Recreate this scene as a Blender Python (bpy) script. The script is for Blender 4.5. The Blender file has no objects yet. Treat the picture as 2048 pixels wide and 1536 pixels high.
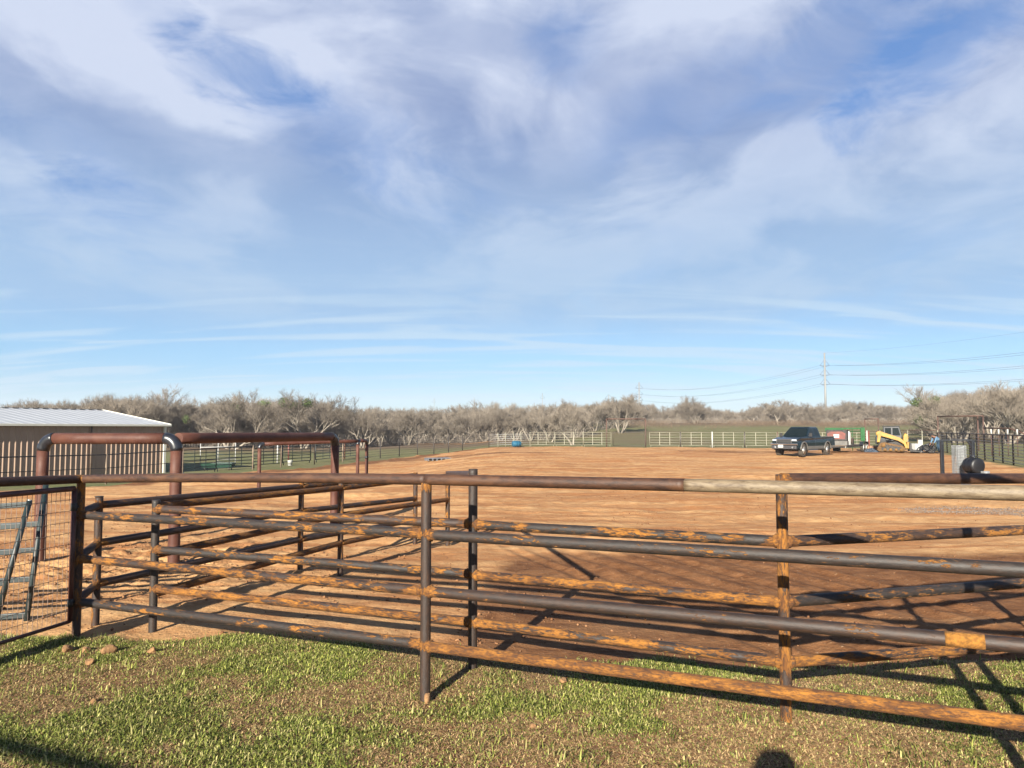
import bpy, math, random
import numpy as np
from mathutils import Vector, Matrix
random.seed(7)
R = math.radians
C = bpy.context.scene.collection

# ------------------------------------------------------------------ camera
H = 1.9
FPX = 1500.0
PITCH = math.atan(89.0 / FPX)
cam_d = bpy.data.cameras.new('camera')
cam = bpy.data.objects.new('camera', cam_d)
C.objects.link(cam)
cam.location = (0, 0, H)
cam.rotation_euler = (R(90) + PITCH, 0, 0)
cam_d.sensor_width = 36
cam_d.lens = FPX / 2048 * 36
cam_d.clip_start = 0.05
cam_d.clip_end = 6000
bpy.context.scene.camera = cam

# ------------------------------------------------------------------ sun + sky
SUN_EL = R(21.3)
LX, LY = 0.37, 1.0                       # horizontal travel of the light
_l = math.hypot(LX, LY)
LDIR = Vector((LX / _l * math.cos(SUN_EL), LY / _l * math.cos(SUN_EL), -math.sin(SUN_EL)))
sd = bpy.data.lights.new('sun', 'SUN')
sd.energy = 5.0
sd.angle = R(0.53)
sd.color = (1.0, 0.93, 0.80)
sun = bpy.data.objects.new('sun', sd)
C.objects.link(sun)
sun.rotation_euler = LDIR.to_track_quat('-Z', 'Y').to_euler()

vs = bpy.context.scene.view_settings
vs.view_transform = 'Standard'
vs.look = 'None'
vs.exposure = 1.6
vs.gamma = 1
vs.use_curve_mapping = False
try:
    bpy.context.scene.cycles.max_bounces = 6
    bpy.context.scene.cycles.transparent_max_bounces = 8
except Exception:
    pass


class NT:
    """tiny node-tree helper"""
    def __init__(s, tree):
        s.t = tree
        s.n = tree.nodes
        s.l = tree.links

    def new(s, typ, **kw):
        n = s.n.new(typ)
        for k, v in kw.items():
            setattr(n, k, v)
        return n

    def put(s, sock, v):
        if v is None:
            return
        if isinstance(v, bpy.types.NodeSocket):
            s.l.new(v, sock)
        else:
            if isinstance(v, (tuple, list)) and len(v) == 3 and sock.type == 'RGBA':
                v = (*v, 1)
            sock.default_value = v

    def m(s, op, a, b=None, c=None, clamp=False):
        n = s.new('ShaderNodeMath', operation=op, use_clamp=clamp)
        s.put(n.inputs[0], a)
        if b is not None: s.put(n.inputs[1], b)
        if c is not None: s.put(n.inputs[2], c)
        return n.outputs[0]

    def vm(s, op, a, b=None):
        n = s.new('ShaderNodeVectorMath', operation=op)
        s.put(n.inputs[0], a)
        if b is not None: s.put(n.inputs[1], b)
        return n.outputs['Value'] if op in ('DOT_PRODUCT', 'LENGTH') else n.outputs[0]

    def noise(s, vec, scale, detail=4, rough=0.5, dist=0.0, w=None):
        n = s.new('ShaderNodeTexNoise')
        if w is not None:
            n.noise_dimensions = '4D'
            s.put(n.inputs['W'], w)
        s.put(n.inputs['Vector'], vec)
        n.inputs['Scale'].default_value = scale
        n.inputs['Detail'].default_value = detail
        n.inputs['Roughness'].default_value = rough
        n.inputs['Distortion'].default_value = dist
        return n.outputs[0]

    def ramp(s, v, lo, hi, a=0.0, b=1.0, smooth=True):
        n = s.new('ShaderNodeMapRange')
        n.interpolation_type = 'SMOOTHSTEP' if smooth else 'LINEAR'
        s.put(n.inputs[0], v); s.put(n.inputs[1], lo); s.put(n.inputs[2], hi)
        s.put(n.inputs[3], a); s.put(n.inputs[4], b)
        return n.outputs[0]

    def mix(s, f, a, b, mode='MIX'):
        n = s.new('ShaderNodeMix', data_type='RGBA', blend_type=mode)
        s.put(n.inputs['Factor'], f)
        s.put(n.inputs[6], a); s.put(n.inputs[7], b)
        return n.outputs[2]

    def scale(s, vec, v3):
        return s.vm('MULTIPLY', vec, v3)


def pix_dir(px, py):
    v = (768 - py) / FPX
    return Vector(((px - 1024) / FPX, math.cos(PITCH) - v * math.sin(PITCH), math.sin(PITCH) + v * math.cos(PITCH)))


world = bpy.data.worlds.new('World')
bpy.context.scene.world = world
world.use_nodes = True
w = NT(world.node_tree)
w.n.clear()
out = w.new('ShaderNodeOutputWorld')
bg = w.new('ShaderNodeBackground')
w.l.new(bg.outputs[0], out.inputs[0])
sky = w.new('ShaderNodeTexSky', sky_type='NISHITA')
sky.sun_disc = False
sky.sun_elevation = SUN_EL
sky.sun_rotation = math.atan2(-LX, -LY)
sky.air_density = 1.0
sky.dust_density = 0.6
sky.ozone_density = 1.6
tc = w.new('ShaderNodeTexCoord')
d = w.vm('NORMALIZE', tc.outputs['Generated'])
sx = w.new('ShaderNodeSeparateXYZ'); w.l.new(d, sx.inputs[0])
dz = w.m('MAXIMUM', sx.outputs[2], 0.0)
den = w.m('ADD', dz, 0.14)
cb = w.new('ShaderNodeCombineXYZ')
w.l.new(w.m('DIVIDE', sx.outputs[0], den), cb.inputs[0])
w.l.new(w.m('DIVIDE', sx.outputs[1], den), cb.inputs[1])
P = cb.outputs[0]
# clear sky: nishita tinted slightly toward azure
clear = w.mix(1.0, sky.outputs[0], (0.170, 0.190, 0.215), 'MULTIPLY')
low = w.ramp(dz, 0.0, 0.20)
lowsky = w.mix(w.ramp(dz, 0.0, 0.085), (0.47, 0.66, 0.78), (0.190, 0.455, 0.780))
lowsky = w.mix(w.ramp(dz, 0.075, 0.30), lowsky, (0.100, 0.230, 0.560))
lowsky = w.mix(w.ramp(dz, 0.50, 0.75), lowsky, (0.030, 0.080, 0.240))  # unseen zenith darkened to deepen the shadows
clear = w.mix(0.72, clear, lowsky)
# warped plane coordinates for the cloud deck
warp = w.new('ShaderNodeTexNoise'); w.put(warp.inputs['Vector'], P); warp.inputs['Scale'].default_value = 0.9; warp.inputs['Detail'].default_value = 3
wv = w.vm('SUBTRACT', warp.outputs[1], (0.5, 0.5, 0.5))
P2 = w.vm('ADD', P, w.scale(wv, (0.55, 0.55, 0)))
nA = w.noise(w.scale(P2, (1.25, 0.75, 1)), 1.35, 10, 0.56, 0.2)
nB = w.noise(w.vm('ADD', w.scale(P2, (1.2, 0.85, 1)), (3.1, 7.7, 0)), 1.45, 10, 0.56, 0.3)
nC = w.noise(w.vm('ADD', w.scale(P, (0.35, 1.9, 1)), (1.3, 2.2, 0)), 2.1, 6, 0.5, 0.5)
rot = w.new('ShaderNodeVectorRotate', rotation_type='Z_AXIS'); w.put(rot.inputs['Vector'], P2); rot.inputs['Angle'].default_value = R(-28)
nF = w.noise(w.vm('ADD', w.scale(rot.outputs[0], (0.95, 1.1, 1)), (9, 4, 0)), 4.2, 11, 0.64, 0.5)


def blob(px, py, r0, r1, sxx=1.0, ang=0.0):
    """soft patch round a direction of the sky (r in radians), optionally stretched"""
    c = pix_dir(px, py).normalized()
    right = Vector((0, 0, 1)).cross(c).normalized() * -1
    up = right.cross(c).normalized()
    a = math.cos(ang) * right + math.sin(ang) * up
    b = -math.sin(ang) * right + math.cos(ang) * up
    da = w.m('DIVIDE', w.vm('DOT_PRODUCT', d, tuple(a)), sxx)
    db = w.vm('DOT_PRODUCT', d, tuple(b))
    front = w.vm('DOT_PRODUCT', d, tuple(c))
    rr = w.m('SQRT', w.m('ADD', w.m('MULTIPLY', da, da), w.m('MULTIPLY', db, db)))
    rr = w.m('ADD', rr, w.m('MULTIPLY', w.m('SUBTRACT', nF, 0.5), 0.10))
    rr = w.m('ADD', rr, w.m('MULTIPLY', w.m('SUBTRACT', nA, 0.5), 0.22))
    f = w.ramp(rr, r0, r1, 1.0, 0.0)
    return w.m('MULTIPLY', f, w.ramp(front, 0.0, 0.2))


def addb(*xs):
    o = xs[0]
    for x in xs[1:]:
        o = w.m('ADD', o, x)
    return o

holes = addb(w.m('MULTIPLY', blob(500, 150, -0.01, 0.045, 1.8, R(-22)), 0.8), blob(1095, 85, 0.0, 0.085, 1.2), w.m('MULTIPLY', blob(1890, 110, -0.01, 0.050, 3.2, R(38)), 0.85),
             w.m('MULTIPLY', blob(20, 262, 0.0, 0.07, 2.0, R(-12)), 0.65), w.m('MULTIPLY', blob(700, 270, 0.0, 0.08, 2.6, R(-15)), 0.45),
             w.m('MULTIPLY', blob(310, 20, 0.0, 0.03, 1.0), 0.2), w.m('MULTIPLY', blob(1250, 215, 0.0, 0.07, 3.0, R(12)), 0.4),
             w.m('MULTIPLY', blob(60, 395, 0.0, 0.06, 2.6, R(-5)), 0.4), w.m('MULTIPLY', blob(1720, 60, 0.0, 0.05, 2.0, R(20)), 0.3))
brights = addb(blob(60, 110, 0.0, 0.15, 1.0), blob(800, 50, 0.0, 0.16, 2.0), blob(1020, 130, 0.0, 0.10, 1.6, R(-50)), blob(420, 250, 0.0, 0.10, 1.6, R(-25)),
               w.m('MULTIPLY', blob(1500, 10, 0.0, 0.13, 2.4), 0.9), w.m('MULTIPLY', blob(60, 330, 0.0, 0.07, 2.2), 0.8), w.m('MULTIPLY', blob(1200, 190, 0.0, 0.06, 2.6, R(38)), 0.8),
               w.m('MULTIPLY', blob(450, 60, 0.0, 0.10, 1.8), 0.7), w.m('MULTIPLY', blob(1240, 360, 0.0, 0.12, 2.6, R(15)), 0.5), w.m('MULTIPLY', blob(1900, 280, 0.0, 0.10, 2.6, R(22)), 0.5))
cover = w.ramp(nA, 0.28, 0.52)
# veil strength by elevation: thin cirrus near the horizon, full deck above 8 degrees
veil = w.ramp(dz, 0.085, 0.17, 0.0, 0.93)
highfade = w.ramp(dz, 0.50, 0.62, 1.0, 0.06)  # deck thinned overhead, out of view, to lower the ambient light
cov = w.m('MULTIPLY', w.m('ADD', w.m('MULTIPLY', cover, 0.34), 0.66), veil)
cov = w.m('ADD', cov, w.m('MULTIPLY', brights, 0.25))
cov = w.m('SUBTRACT', cov, w.m('MULTIPLY', holes, w.ramp(nF, 0.30, 0.70, 0.92, 0.55)))
cirrus = w.m('MULTIPLY', w.ramp(nC, 0.47, 0.62), w.m('MULTIPLY', w.ramp(dz, 0.015, 0.05), w.ramp(dz, 0.12, 0.22, 0.62, 0.0)))
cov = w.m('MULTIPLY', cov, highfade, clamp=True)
shade = w.m('ADD', w.ramp(nB, 0.41, 0.60, 0.0, 0.72), w.m('MULTIPLY', brights, 0.38))
shade = w.m('ADD', shade, w.m('MULTIPLY', w.m('SUBTRACT', nF, 0.5), w.ramp(dz, 0.12, 0.40, 0.7, 1.15)))
shade = w.m('MULTIPLY', shade, 1.0, clamp=True)
dark_c = w.mix(w.ramp(dz, 0.15, 0.42), (0.370, 0.560, 0.810), (0.235, 0.330, 0.580))
lite_c = w.mix(w.ramp(dz, 0.10, 0.42), (0.450, 0.620, 0.820), (0.640, 0.715, 0.890))
cl = w.mix(shade, dark_c, lite_c)
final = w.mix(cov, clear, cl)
final = w.mix(cirrus, final, (0.60, 0.76, 0.90))
# haze at the horizon
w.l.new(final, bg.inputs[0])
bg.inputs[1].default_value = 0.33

# ------------------------------------------------------------------ numpy noise
_rng = np.random.RandomState(11)
_tab = _rng.rand(256, 256)


def vnoise(x, y, s=1.0, ox=0.0, oy=0.0):
    x = np.asarray(x, float) / s + ox + 1000; y = np.asarray(y, float) / s + oy + 1000
    xi = np.floor(x).astype(int); yi = np.floor(y).astype(int)
    fx = x - xi; fy = y - yi
    fx = fx * fx * (3 - 2 * fx); fy = fy * fy * (3 - 2 * fy)
    a = _tab[xi % 256, yi % 256]; b = _tab[(xi + 1) % 256, yi % 256]
    c = _tab[xi % 256, (yi + 1) % 256]; e = _tab[(xi + 1) % 256, (yi + 1) % 256]
    return (a * (1 - fx) + b * fx) * (1 - fy) + (c * (1 - fx) + e * fx) * fy


def fbm(x, y, s, o=4, ox=0.0):
    v = 0; a = 0.5; t = 0
    for i in range(o):
        v = v + a * vnoise(x, y, s, ox + 17.3 * i, ox * 0.7 + 5.1 * i); t += a
        a *= 0.5; s *= 0.5
    return v / t


def ss(t):
    t = np.clip(t, 0, 1)
    return t * t * (3 - 2 * t)


def terr(X, Y):
    """height of the ground (broad shape)"""
    z = -0.62 * ss((-np.asarray(X, float)) / 9) * ss((np.asarray(Y, float) - 16) / 22)
    z = z - 0.33 * ss((-np.asarray(X, float) - 14) / 8) * ss((Y - 22.) / 12)
    z = z + 3.3 * ss((Y - 84.) / 110) * ss((X - 4.) / 16 - (0.0))
    return z


def T(X, Y):
    return float(terr(X, Y))


def gpt(px, py):
    """ground point under a pixel"""
    r = pix_dir(px, py)
    z = 0.0
    for _ in range(25):
        t = (z - H) / r.z
        X, Y = r.x * t, r.y * t
        z = 0.5 * z + 0.5 * T(X, Y)
    return Vector((X, Y, T(X, Y)))


def at(px, Y):
    """plan point at distance Y seen in column px (near the horizon), on the ground"""
    X = (px - 1024) / FPX * (Y * math.cos(PITCH))
    return Vector((X, Y, T(X, Y)))


def zat(px, py, X, Y):
    r = pix_dir(px, py)
    return H + Y * r.z / r.y


# ------------------------------------------------------------------ dirt yard outline (plan)
YARD = [(-14, 6.75), (-6, 6.9), (-3.6, 6.95), (-2.2, 6.8), (-0.8, 6.45), (0.4, 6.22), (1.6, 6.02), (2.6, 6.0), (3.6, 6.2), (5, 6.5), (14, 7), (20, 25), (25.0, 37), (35.6, 63.6),
        (34.6, 71.5), (14.0, 76.0), (4, 78.4), (-2.5, 78.9), (-4.8, 77.6), (-8.6, 69.5), (-10.2, 63.5), (-11.4, 57.5), (-13.0, 50.5), (-15.6, 44), (-19.4, 36.5), (-20.6, 31), (-24, 18), (-30, 8)]


def poly_sd(X, Y, poly):
    """signed distance, positive inside"""
    X = np.asarray(X, float); Y = np.asarray(Y, float)
    dmin = np.full(X.shape, 1e9); ins = np.zeros(X.shape, bool)
    n = len(poly)
    for i in range(n):
        ax, ay = poly[i]; bx, by = poly[(i + 1) % n]
        ex, ey = bx - ax, by - ay
        t = np.clip(((X - ax) * ex + (Y - ay) * ey) / (ex * ex + ey * ey), 0, 1)
        dd = np.hypot(X - ax - t * ex, Y - ay - t * ey)
        dmin = np.minimum(dmin, dd)
        cond = ((ay > Y) != (by > Y)) & (X < (bx - ax) * (Y - ay) / ((by - ay) if by != ay else 1e-9) + ax)
        ins ^= cond
    return np.where(ins, dmin, -dmin)


def dirtmask(X, Y):
    s = poly_sd(X, Y, YARD)
    n = (fbm(X, Y, 0.7, 4, 3.3) - 0.5) * 0.55 + (fbm(X, Y, 6, 3, 8.3) - 0.5) * 2.4 * ss((np.asarray(Y) - 20) / 20)
    return ss((s + n) / 0.30 + 0.5)


def micro(X, Y):
    """small relief of the ground"""
    dm = dirtmask(X, Y)
    z = (fbm(X, Y, 2.2, 3, 1.0) - 0.5) * 0.07
    rough = ss((2.0 - np.asarray(X)) / 5) * 0.5 + 0.35
    z = z + (fbm(X, Y, 0.35, 4, 2.0) - 0.5) * 0.060 * rough * dm
    # cloddy ground beyond the gate on the left
    cl_ = np.exp(-(((X + 5.2) / 2.3) ** 2 + ((Y - 10.8) / 2.3) ** 2))
    z = z + cl_ * np.abs(fbm(X, Y, 0.20, 3, 5.0) - 0.45) * 0.22
    # ridges left by the blade
    r1 = np.exp(-(((Y - 12.9 - 0.10 * (X + 1) + 0.25 * np.sin(X * 1.3)) / 0.28) ** 2)) * ss((X + 3.5) / 2) * ss((9 - X) / 4)
    z = z + r1 * (0.02 + 0.09 * fbm(X, Y, 0.4, 3, 4.4)) * dm
    # windrow ridges in the far yard
    wr = fbm(X * 0.25, Y, 1.3, 4, 6.0) - 0.5
    z = z + wr * 0.34 * ss((Y - 13.) / 12) * dm + (fbm(X * 0.5, Y, 0.45, 4, 16.0) - 0.5) * 0.10 * ss((Y - 11.) / 6) * dm
    # tyre tracks
    ux, uy = 0.353, -0.936
    c = X * (-uy) + Y * ux          # across
    tr = 0
    for off, wd in ((4.30, .09), (4.62, .13), (5.05, .10), (5.5, .12), (6.1, .10), (6.75, .13), (7.4, .1)):
        cc = c - off - 0.10 * np.sin((X * ux + Y * uy) * 0.6 + off)
        tr = tr - 0.032 * np.exp(-(cc / wd) ** 2) + 0.015 * np.exp(-((np.abs(cc) - wd * 1.7) / (wd * .5)) ** 2)
    z = z + tr * dm * ss((14 - Y) / 4)
    # lawn a touch higher than the scraped dirt
    z = z + (1 - dm) * 0.025 * ss((9 - Y) / 2)
    return z * ss((400 - Y) / 100)


def gz(X, Y):
    return terr(X, Y) + micro(np.asarray(X, float), np.asarray(Y, float))


# ------------------------------------------------------------------ materials
MATS = {}


def base_mat(name):
    m = bpy.data.materials.new(name)
    m.use_nodes = True
    t = NT(m.node_tree)
    b = t.n['Principled BSDF']
    MATS[name] = m
    return m, t, b


def simple(name, col, rough=0.6, metal=0.0, var=0.15, scale=6.0, bump=0.0, spec=None):
    col = tuple(c * 0.72 for c in col)
    m, t, b = base_mat(name)
    tcn = t.new('ShaderNodeTexCoord')
    n = t.noise(tcn.outputs['Object'], scale, 5, 0.6)
    f = t.ramp(n, 0.3, 0.7)
    c0 = tuple(x * (1 - var) for x in col); c1 = tuple(min(1, x * (1 + var)) for x in col)
    t.l.new(t.mix(f, c0, c1), b.inputs['Base Color'])
    b.inputs['Roughness'].default_value = rough
    b.inputs['Metallic'].default_value = metal
    if spec is not None:
        b.inputs['Specular IOR Level'].default_value = spec
    if bump:
        bp = t.new('ShaderNodeBump'); bp.inputs['Strength'].default_value = bump; bp.inputs['Distance'].default_value = 0.02
        t.l.new(n, bp.inputs['Height']); t.l.new(bp.outputs[0], b.inputs['Normal'])
    return m


def pipe_mat():
    m, t, b = base_mat('rusty_pipe')
    a = t.new('ShaderNodeAttribute', attribute_name='pc'); pc = a.outputs['Vector']
    em = t.new('ShaderNodeAttribute', attribute_name='em').outputs['Fac']
    oi = t.new('ShaderNodeObjectInfo')
    seed = t.m('MULTIPLY', oi.outputs['Random'], 37.0)

    def oa(nm):
        return t.new('ShaderNodeAttribute', attribute_type='OBJECT', attribute_name=nm).outputs['Fac']
    rust = oa('rust'); brown = oa('brown'); pale = oa('pale')
    big = t.noise(t.scale(pc, (1.6, 5, 5)), 2.0, 3, 0.5, 0.4, seed)
    patch = t.noise(t.scale(pc, (5.2, 20, 20)), 2.0, 10, 0.76, 0.5, seed)
    fine = t.noise(t.scale(pc, (14, 40, 40)), 2.0, 6, 0.7, 0.0, seed)
    v = t.m('ADD', t.m('MULTIPLY', patch, 0.68), t.m('MULTIPLY', big, 0.32))
    # threshold set by how rusty this pipe is
    thr = t.m('SUBTRACT', 0.69, t.m('MULTIPLY', rust, 0.40))
    thr = t.m('SUBTRACT', thr, t.m('MULTIPLY', em, 0.26))
    f = t.ramp(v, t.m('SUBTRACT', thr, 0.010), t.m('ADD', thr, 0.016))
    f = t.m('MULTIPLY', f, t.ramp(fine, 0.36, 0.50, 0.40, 1.0))
    f = t.m('MAXIMUM', f, t.m('MULTIPLY', t.ramp(fine, 0.66, 0.74), t.m('ADD', t.m('MULTIPLY', rust, 0.9), 0.12)))
    scale_c = t.mix(t.ramp(fine, 0.35, 0.75), (0.013, 0.012, 0.012), (0.046, 0.041, 0.038))
    streak = t.noise(t.scale(pc, (2.0, 30, 30)), 2.0, 5, 0.7, 0.0, seed)
    scale_c = t.mix(t.ramp(streak, 0.56, 0.74, 0, 0.6), scale_c, (0.095, 0.080, 0.062))
    scale_c = t.mix(t.ramp(patch, 0.47, 0.60, 0, 0.6), scale_c, (0.050, 0.026, 0.014))
    brown_c = t.mix(t.ramp(patch, 0.35, 0.62), (0.030, 0.014, 0.009), (0.095, 0.042, 0.021))
    brown_c = t.mix(t.ramp(big, 0.50, 0.62, 0, 0.5), brown_c, (0.155, 0.072, 0.032))
    pale_c = t.mix(t.ramp(patch, 0.35, 0.62), (0.115, 0.080, 0.048), (0.27, 0.215, 0.140))
    pale_c = t.mix(t.ramp(fine, 0.62, 0.70), pale_c, (0.13, 0.08, 0.05))
    base = t.mix(brown, scale_c, brown_c)
    base = t.mix(pale, base, pale_c)
    or_c = t.mix(t.ramp(fine, 0.3, 0.7), (0.105, 0.042, 0.010), (0.42, 0.175, 0.024))
    or_c = t.mix(t.ramp(streak, 0.42, 0.62, 0.65, 0.0), or_c, (0.090, 0.034, 0.012))
    or_c = t.mix(t.ramp(big, 0.46, 0.60, 0.0, 0.5), or_c, (0.50, 0.215, 0.030))
    or_c = t.mix(t.ramp(patch, 0.52, 0.42, 0.0, 0.75), or_c, (0.095, 0.036, 0.012))
    mid = t.noise(t.scale(pc, (9, 22, 22)), 1.6, 8, 0.7, 0.6, seed)
    or_c = t.mix(t.ramp(mid, 0.52, 0.62, 0.0, 0.7), or_c, (0.100, 0.040, 0.013))
    col = t.mix(f, base, or_c)
    col = t.mix(1.0, col, (0.60, 0.575, 0.55), 'MULTIPLY')
    t.l.new(col, b.inputs['Base Color'])
    t.l.new(t.mix(f, (0.60, 0.60, 0.60), (0.95, 0.95, 0.95)), b.inputs['Roughness'])
    b.inputs['Specular IOR Level'].default_value = 0.45
    bp = t.new('ShaderNodeBump'); bp.inputs['Strength'].default_value = 0.7; bp.inputs['Distance'].default_value = 0.004
    t.l.new(t.m('ADD', t.m('MULTIPLY', fine, 0.7), t.m('MULTIPLY', f, 0.8)), bp.inputs['Height'])
    t.l.new(bp.outputs[0], b.inputs['Normal'])
    return m


M_PIPE = pipe_mat()


def weld_mat():
    return simple('weld_rust', (0.27, 0.115, 0.016), 0.95, 0, 0.45, 45, 0.4)


def red_pipe_mat():
    m, t, b = base_mat('primer_red_pipe')
    tcn = t.new('ShaderNodeTexCoord'); o = tcn.outputs['Object']
    n = t.noise(o, 3.0, 7, 0.6, 0.3); n2 = t.noise(t.scale(o, (1, 1, 6)), 9.0, 5, 0.6)
    c = t.mix(t.ramp(n, 0.35, 0.65), (0.145, 0.052, 0.036), (0.225, 0.098, 0.068))
    c = t.mix(t.ramp(n2, 0.55, 0.72, 0, 0.45), c, (0.27, 0.15, 0.09))
    c = t.mix(1.0, c, (0.37, 0.34, 0.32), 'MULTIPLY')
    t.l.new(c, b.inputs['Base Color'])
    b.inputs['Roughness'].default_value = 0.62
    b.inputs['Specular IOR Level'].default_value = 0.3
    return m


M_RED = red_pipe_mat()
M_BLACK = simple('black_steel', (0.018, 0.020, 0.026), 0.33, 0, 0.35, 9)
M_DKPIPE = simple('dark_fence_pipe', (0.040, 0.030, 0.026), 0.6, 0, 0.4, 2)
M_PALER = simple('weathered_rail', (0.50, 0.48, 0.39), 0.6, 0.1, 0.3, 2)
M_BRPIPE = simple('brown_fence_pipe', (0.095, 0.048, 0.033), 0.7, 0, 0.35, 2)
M_CREAM = simple('cream_panel_paint', (0.27, 0.255, 0.19), 0.5, 0, 0.12, 2)
M_WHITE = simple('white_paint', (0.50, 0.50, 0.48), 0.45, 0, 0.06, 2)
M_GREENP = simple('dark_green_tube', (0.012, 0.024, 0.026), 0.5, 0.0, 0.3, 5)
M_GALV = simple('galvanised_wire', (0.46, 0.48, 0.49), 0.42, 0.55, 0.2, 8)
M_RWIRE = simple('rusty_wire', (0.27, 0.19, 0.15), 0.7, 0.2, 0.4, 14)
M_WOODP = simple('weathered_post', (0.23, 0.17, 0.12), 0.9, 0, 0.25, 4)
M_TIRE = simple('tyre_rubber', (0.060, 0.048, 0.036), 0.95, 0, 0.35, 5)
M_ALU = simple('wheel_alloy', (0.42, 0.41, 0.39), 0.35, 0.6, 0.15, 6)
M_TRUCK = simple('dark_green_car_paint', (0.010, 0.022, 0.030), 0.16, 0.2, 0.15, 2)
M_TRIM = simple('grey_lower_trim', (0.13, 0.122, 0.11), 0.4, 0.1, 0.2, 4)
M_CHROME = simple('chrome', (0.60, 0.60, 0.62), 0.18, 0.9, 0.06, 3)
M_GLASS = simple('tinted_glass', (0.010, 0.016, 0.018), 0.25, 0, 0.1, 2, spec=0.12)
M_GRILLE = simple('grille_grey', (0.09, 0.09, 0.09), 0.35, 0.5, 0.3, 30)
M_LAMP = simple('lamp_lens', (0.72, 0.74, 0.76), 0.08, 0.2, 0.1, 8)
M_YEL = simple('machine_yellow', (0.36, 0.185, 0.002), 0.45, 0, 0.22, 4)
M_GREEN = simple('bright_green_paint', (0.010, 0.095, 0.022), 0.4, 0, 0.2, 3)
M_REDP = simple('faded_red_paint', (0.17, 0.040, 0.028), 0.55, 0, 0.3, 3)
M_DARKM = simple('dirty_black_metal', (0.035, 0.032, 0.030), 0.7, 0.1, 0.5, 8)
M_BLUE = simple('blue_plastic', (0.020, 0.12, 0.20), 0.4, 0, 0.15, 3)
M_TARP = simple('blue_grey_tarp', (0.030, 0.045, 0.070), 0.7, 0, 0.3, 9)
M_SKIN = simple('skin', (0.22, 0.11, 0.07), 0.6, 0, 0.08, 8)
M_SHIRT = simple('light_blue_shirt', (0.10, 0.19, 0.30), 0.85, 0, 0.12, 9)
M_JEANS = simple('blue_jeans', (0.03, 0.07, 0.12), 0.9, 0, 0.2, 9)
M_HAT = simple('black_felt', (0.012, 0.011, 0.012), 0.9, 0, 0.2, 9)
M_ROCK = simple('tan_rock', (0.29, 0.155, 0.065), 0.95, 0, 0.35, 22, 0.8)
M_SHEET = simple('grey_metal_sheet', (0.22, 0.23, 0.25), 0.5, 0.3, 0.15, 3)
M_POLE = simple('tower_steel', (0.26, 0.26, 0.245), 0.6, 0.2, 0.06, 0.2)
M_COND = simple('conductor', (0.16, 0.20, 0.24), 0.6, 0.3, 0.05, 0.2)


def bark_mat(name, a, bcol, sc=3.0):
    m, t, b = base_mat(name)
    tcn = t.new('ShaderNodeTexCoord'); oi = t.new('ShaderNodeObjectInfo')
    n = t.noise(tcn.outputs['Object'], sc, 4, 0.6)
    c = t.mix(t.ramp(n, 0.3, 0.7), a, bcol)
    v = t.ramp(oi.outputs['Random'], 0, 1, 0.80, 1.22, False)
    cc = t.new('ShaderNodeCombineColor'); [t.l.new(v, cc.inputs[i]) for i in range(3)]
    c = t.mix(1.0, c, (0.66, 0.65, 0.645), 'MULTIPLY')
    t.l.new(t.mix(1.0, c, cc.outputs[0], 'MULTIPLY'), b.inputs['Base Color'])
    b.inputs['Roughness'].default_value = 0.9
    b.inputs['Specular IOR Level'].default_value = 0.15
    return m


M_BARK = bark_mat('pale_bark', (0.20, 0.172, 0.14), (0.37, 0.33, 0.27))
M_TWIG = bark_mat('twigs', (0.19, 0.160, 0.128), (0.34, 0.295, 0.24), 0.8)
M_TWIGB = bark_mat('brush_twigs', (0.15, 0.105, 0.07), (0.26, 0.19, 0.13), 0.3)
M_LEAF = simple('mistletoe_leaf', (0.085, 0.125, 0.030), 0.8, 0, 0.3, 3)


def attr_mat(name, rough=0.8, trans=0.0):
    m, t, b = base_mat(name)
    a = t.new('ShaderNodeAttribute', attribute_name='Col')
    t.l.new(a.outputs['Color'], b.inputs['Base Color'])
    b.inputs['Roughness'].default_value = rough
    b.inputs['Specular IOR Level'].default_value = 0.25
    if trans:
        tr = t.new('ShaderNodeBsdfTranslucent'); t.l.new(a.outputs['Color'], tr.inputs[0])
        mx = t.new('ShaderNodeMixShader'); mx.inputs[0].default_value = trans
        t.l.new(b.outputs[0], mx.inputs[1]); t.l.new(tr.outputs[0], mx.inputs[2])
        t.l.new(mx.outputs[0], t.n['Material Output'].inputs[0])
    return m


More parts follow.
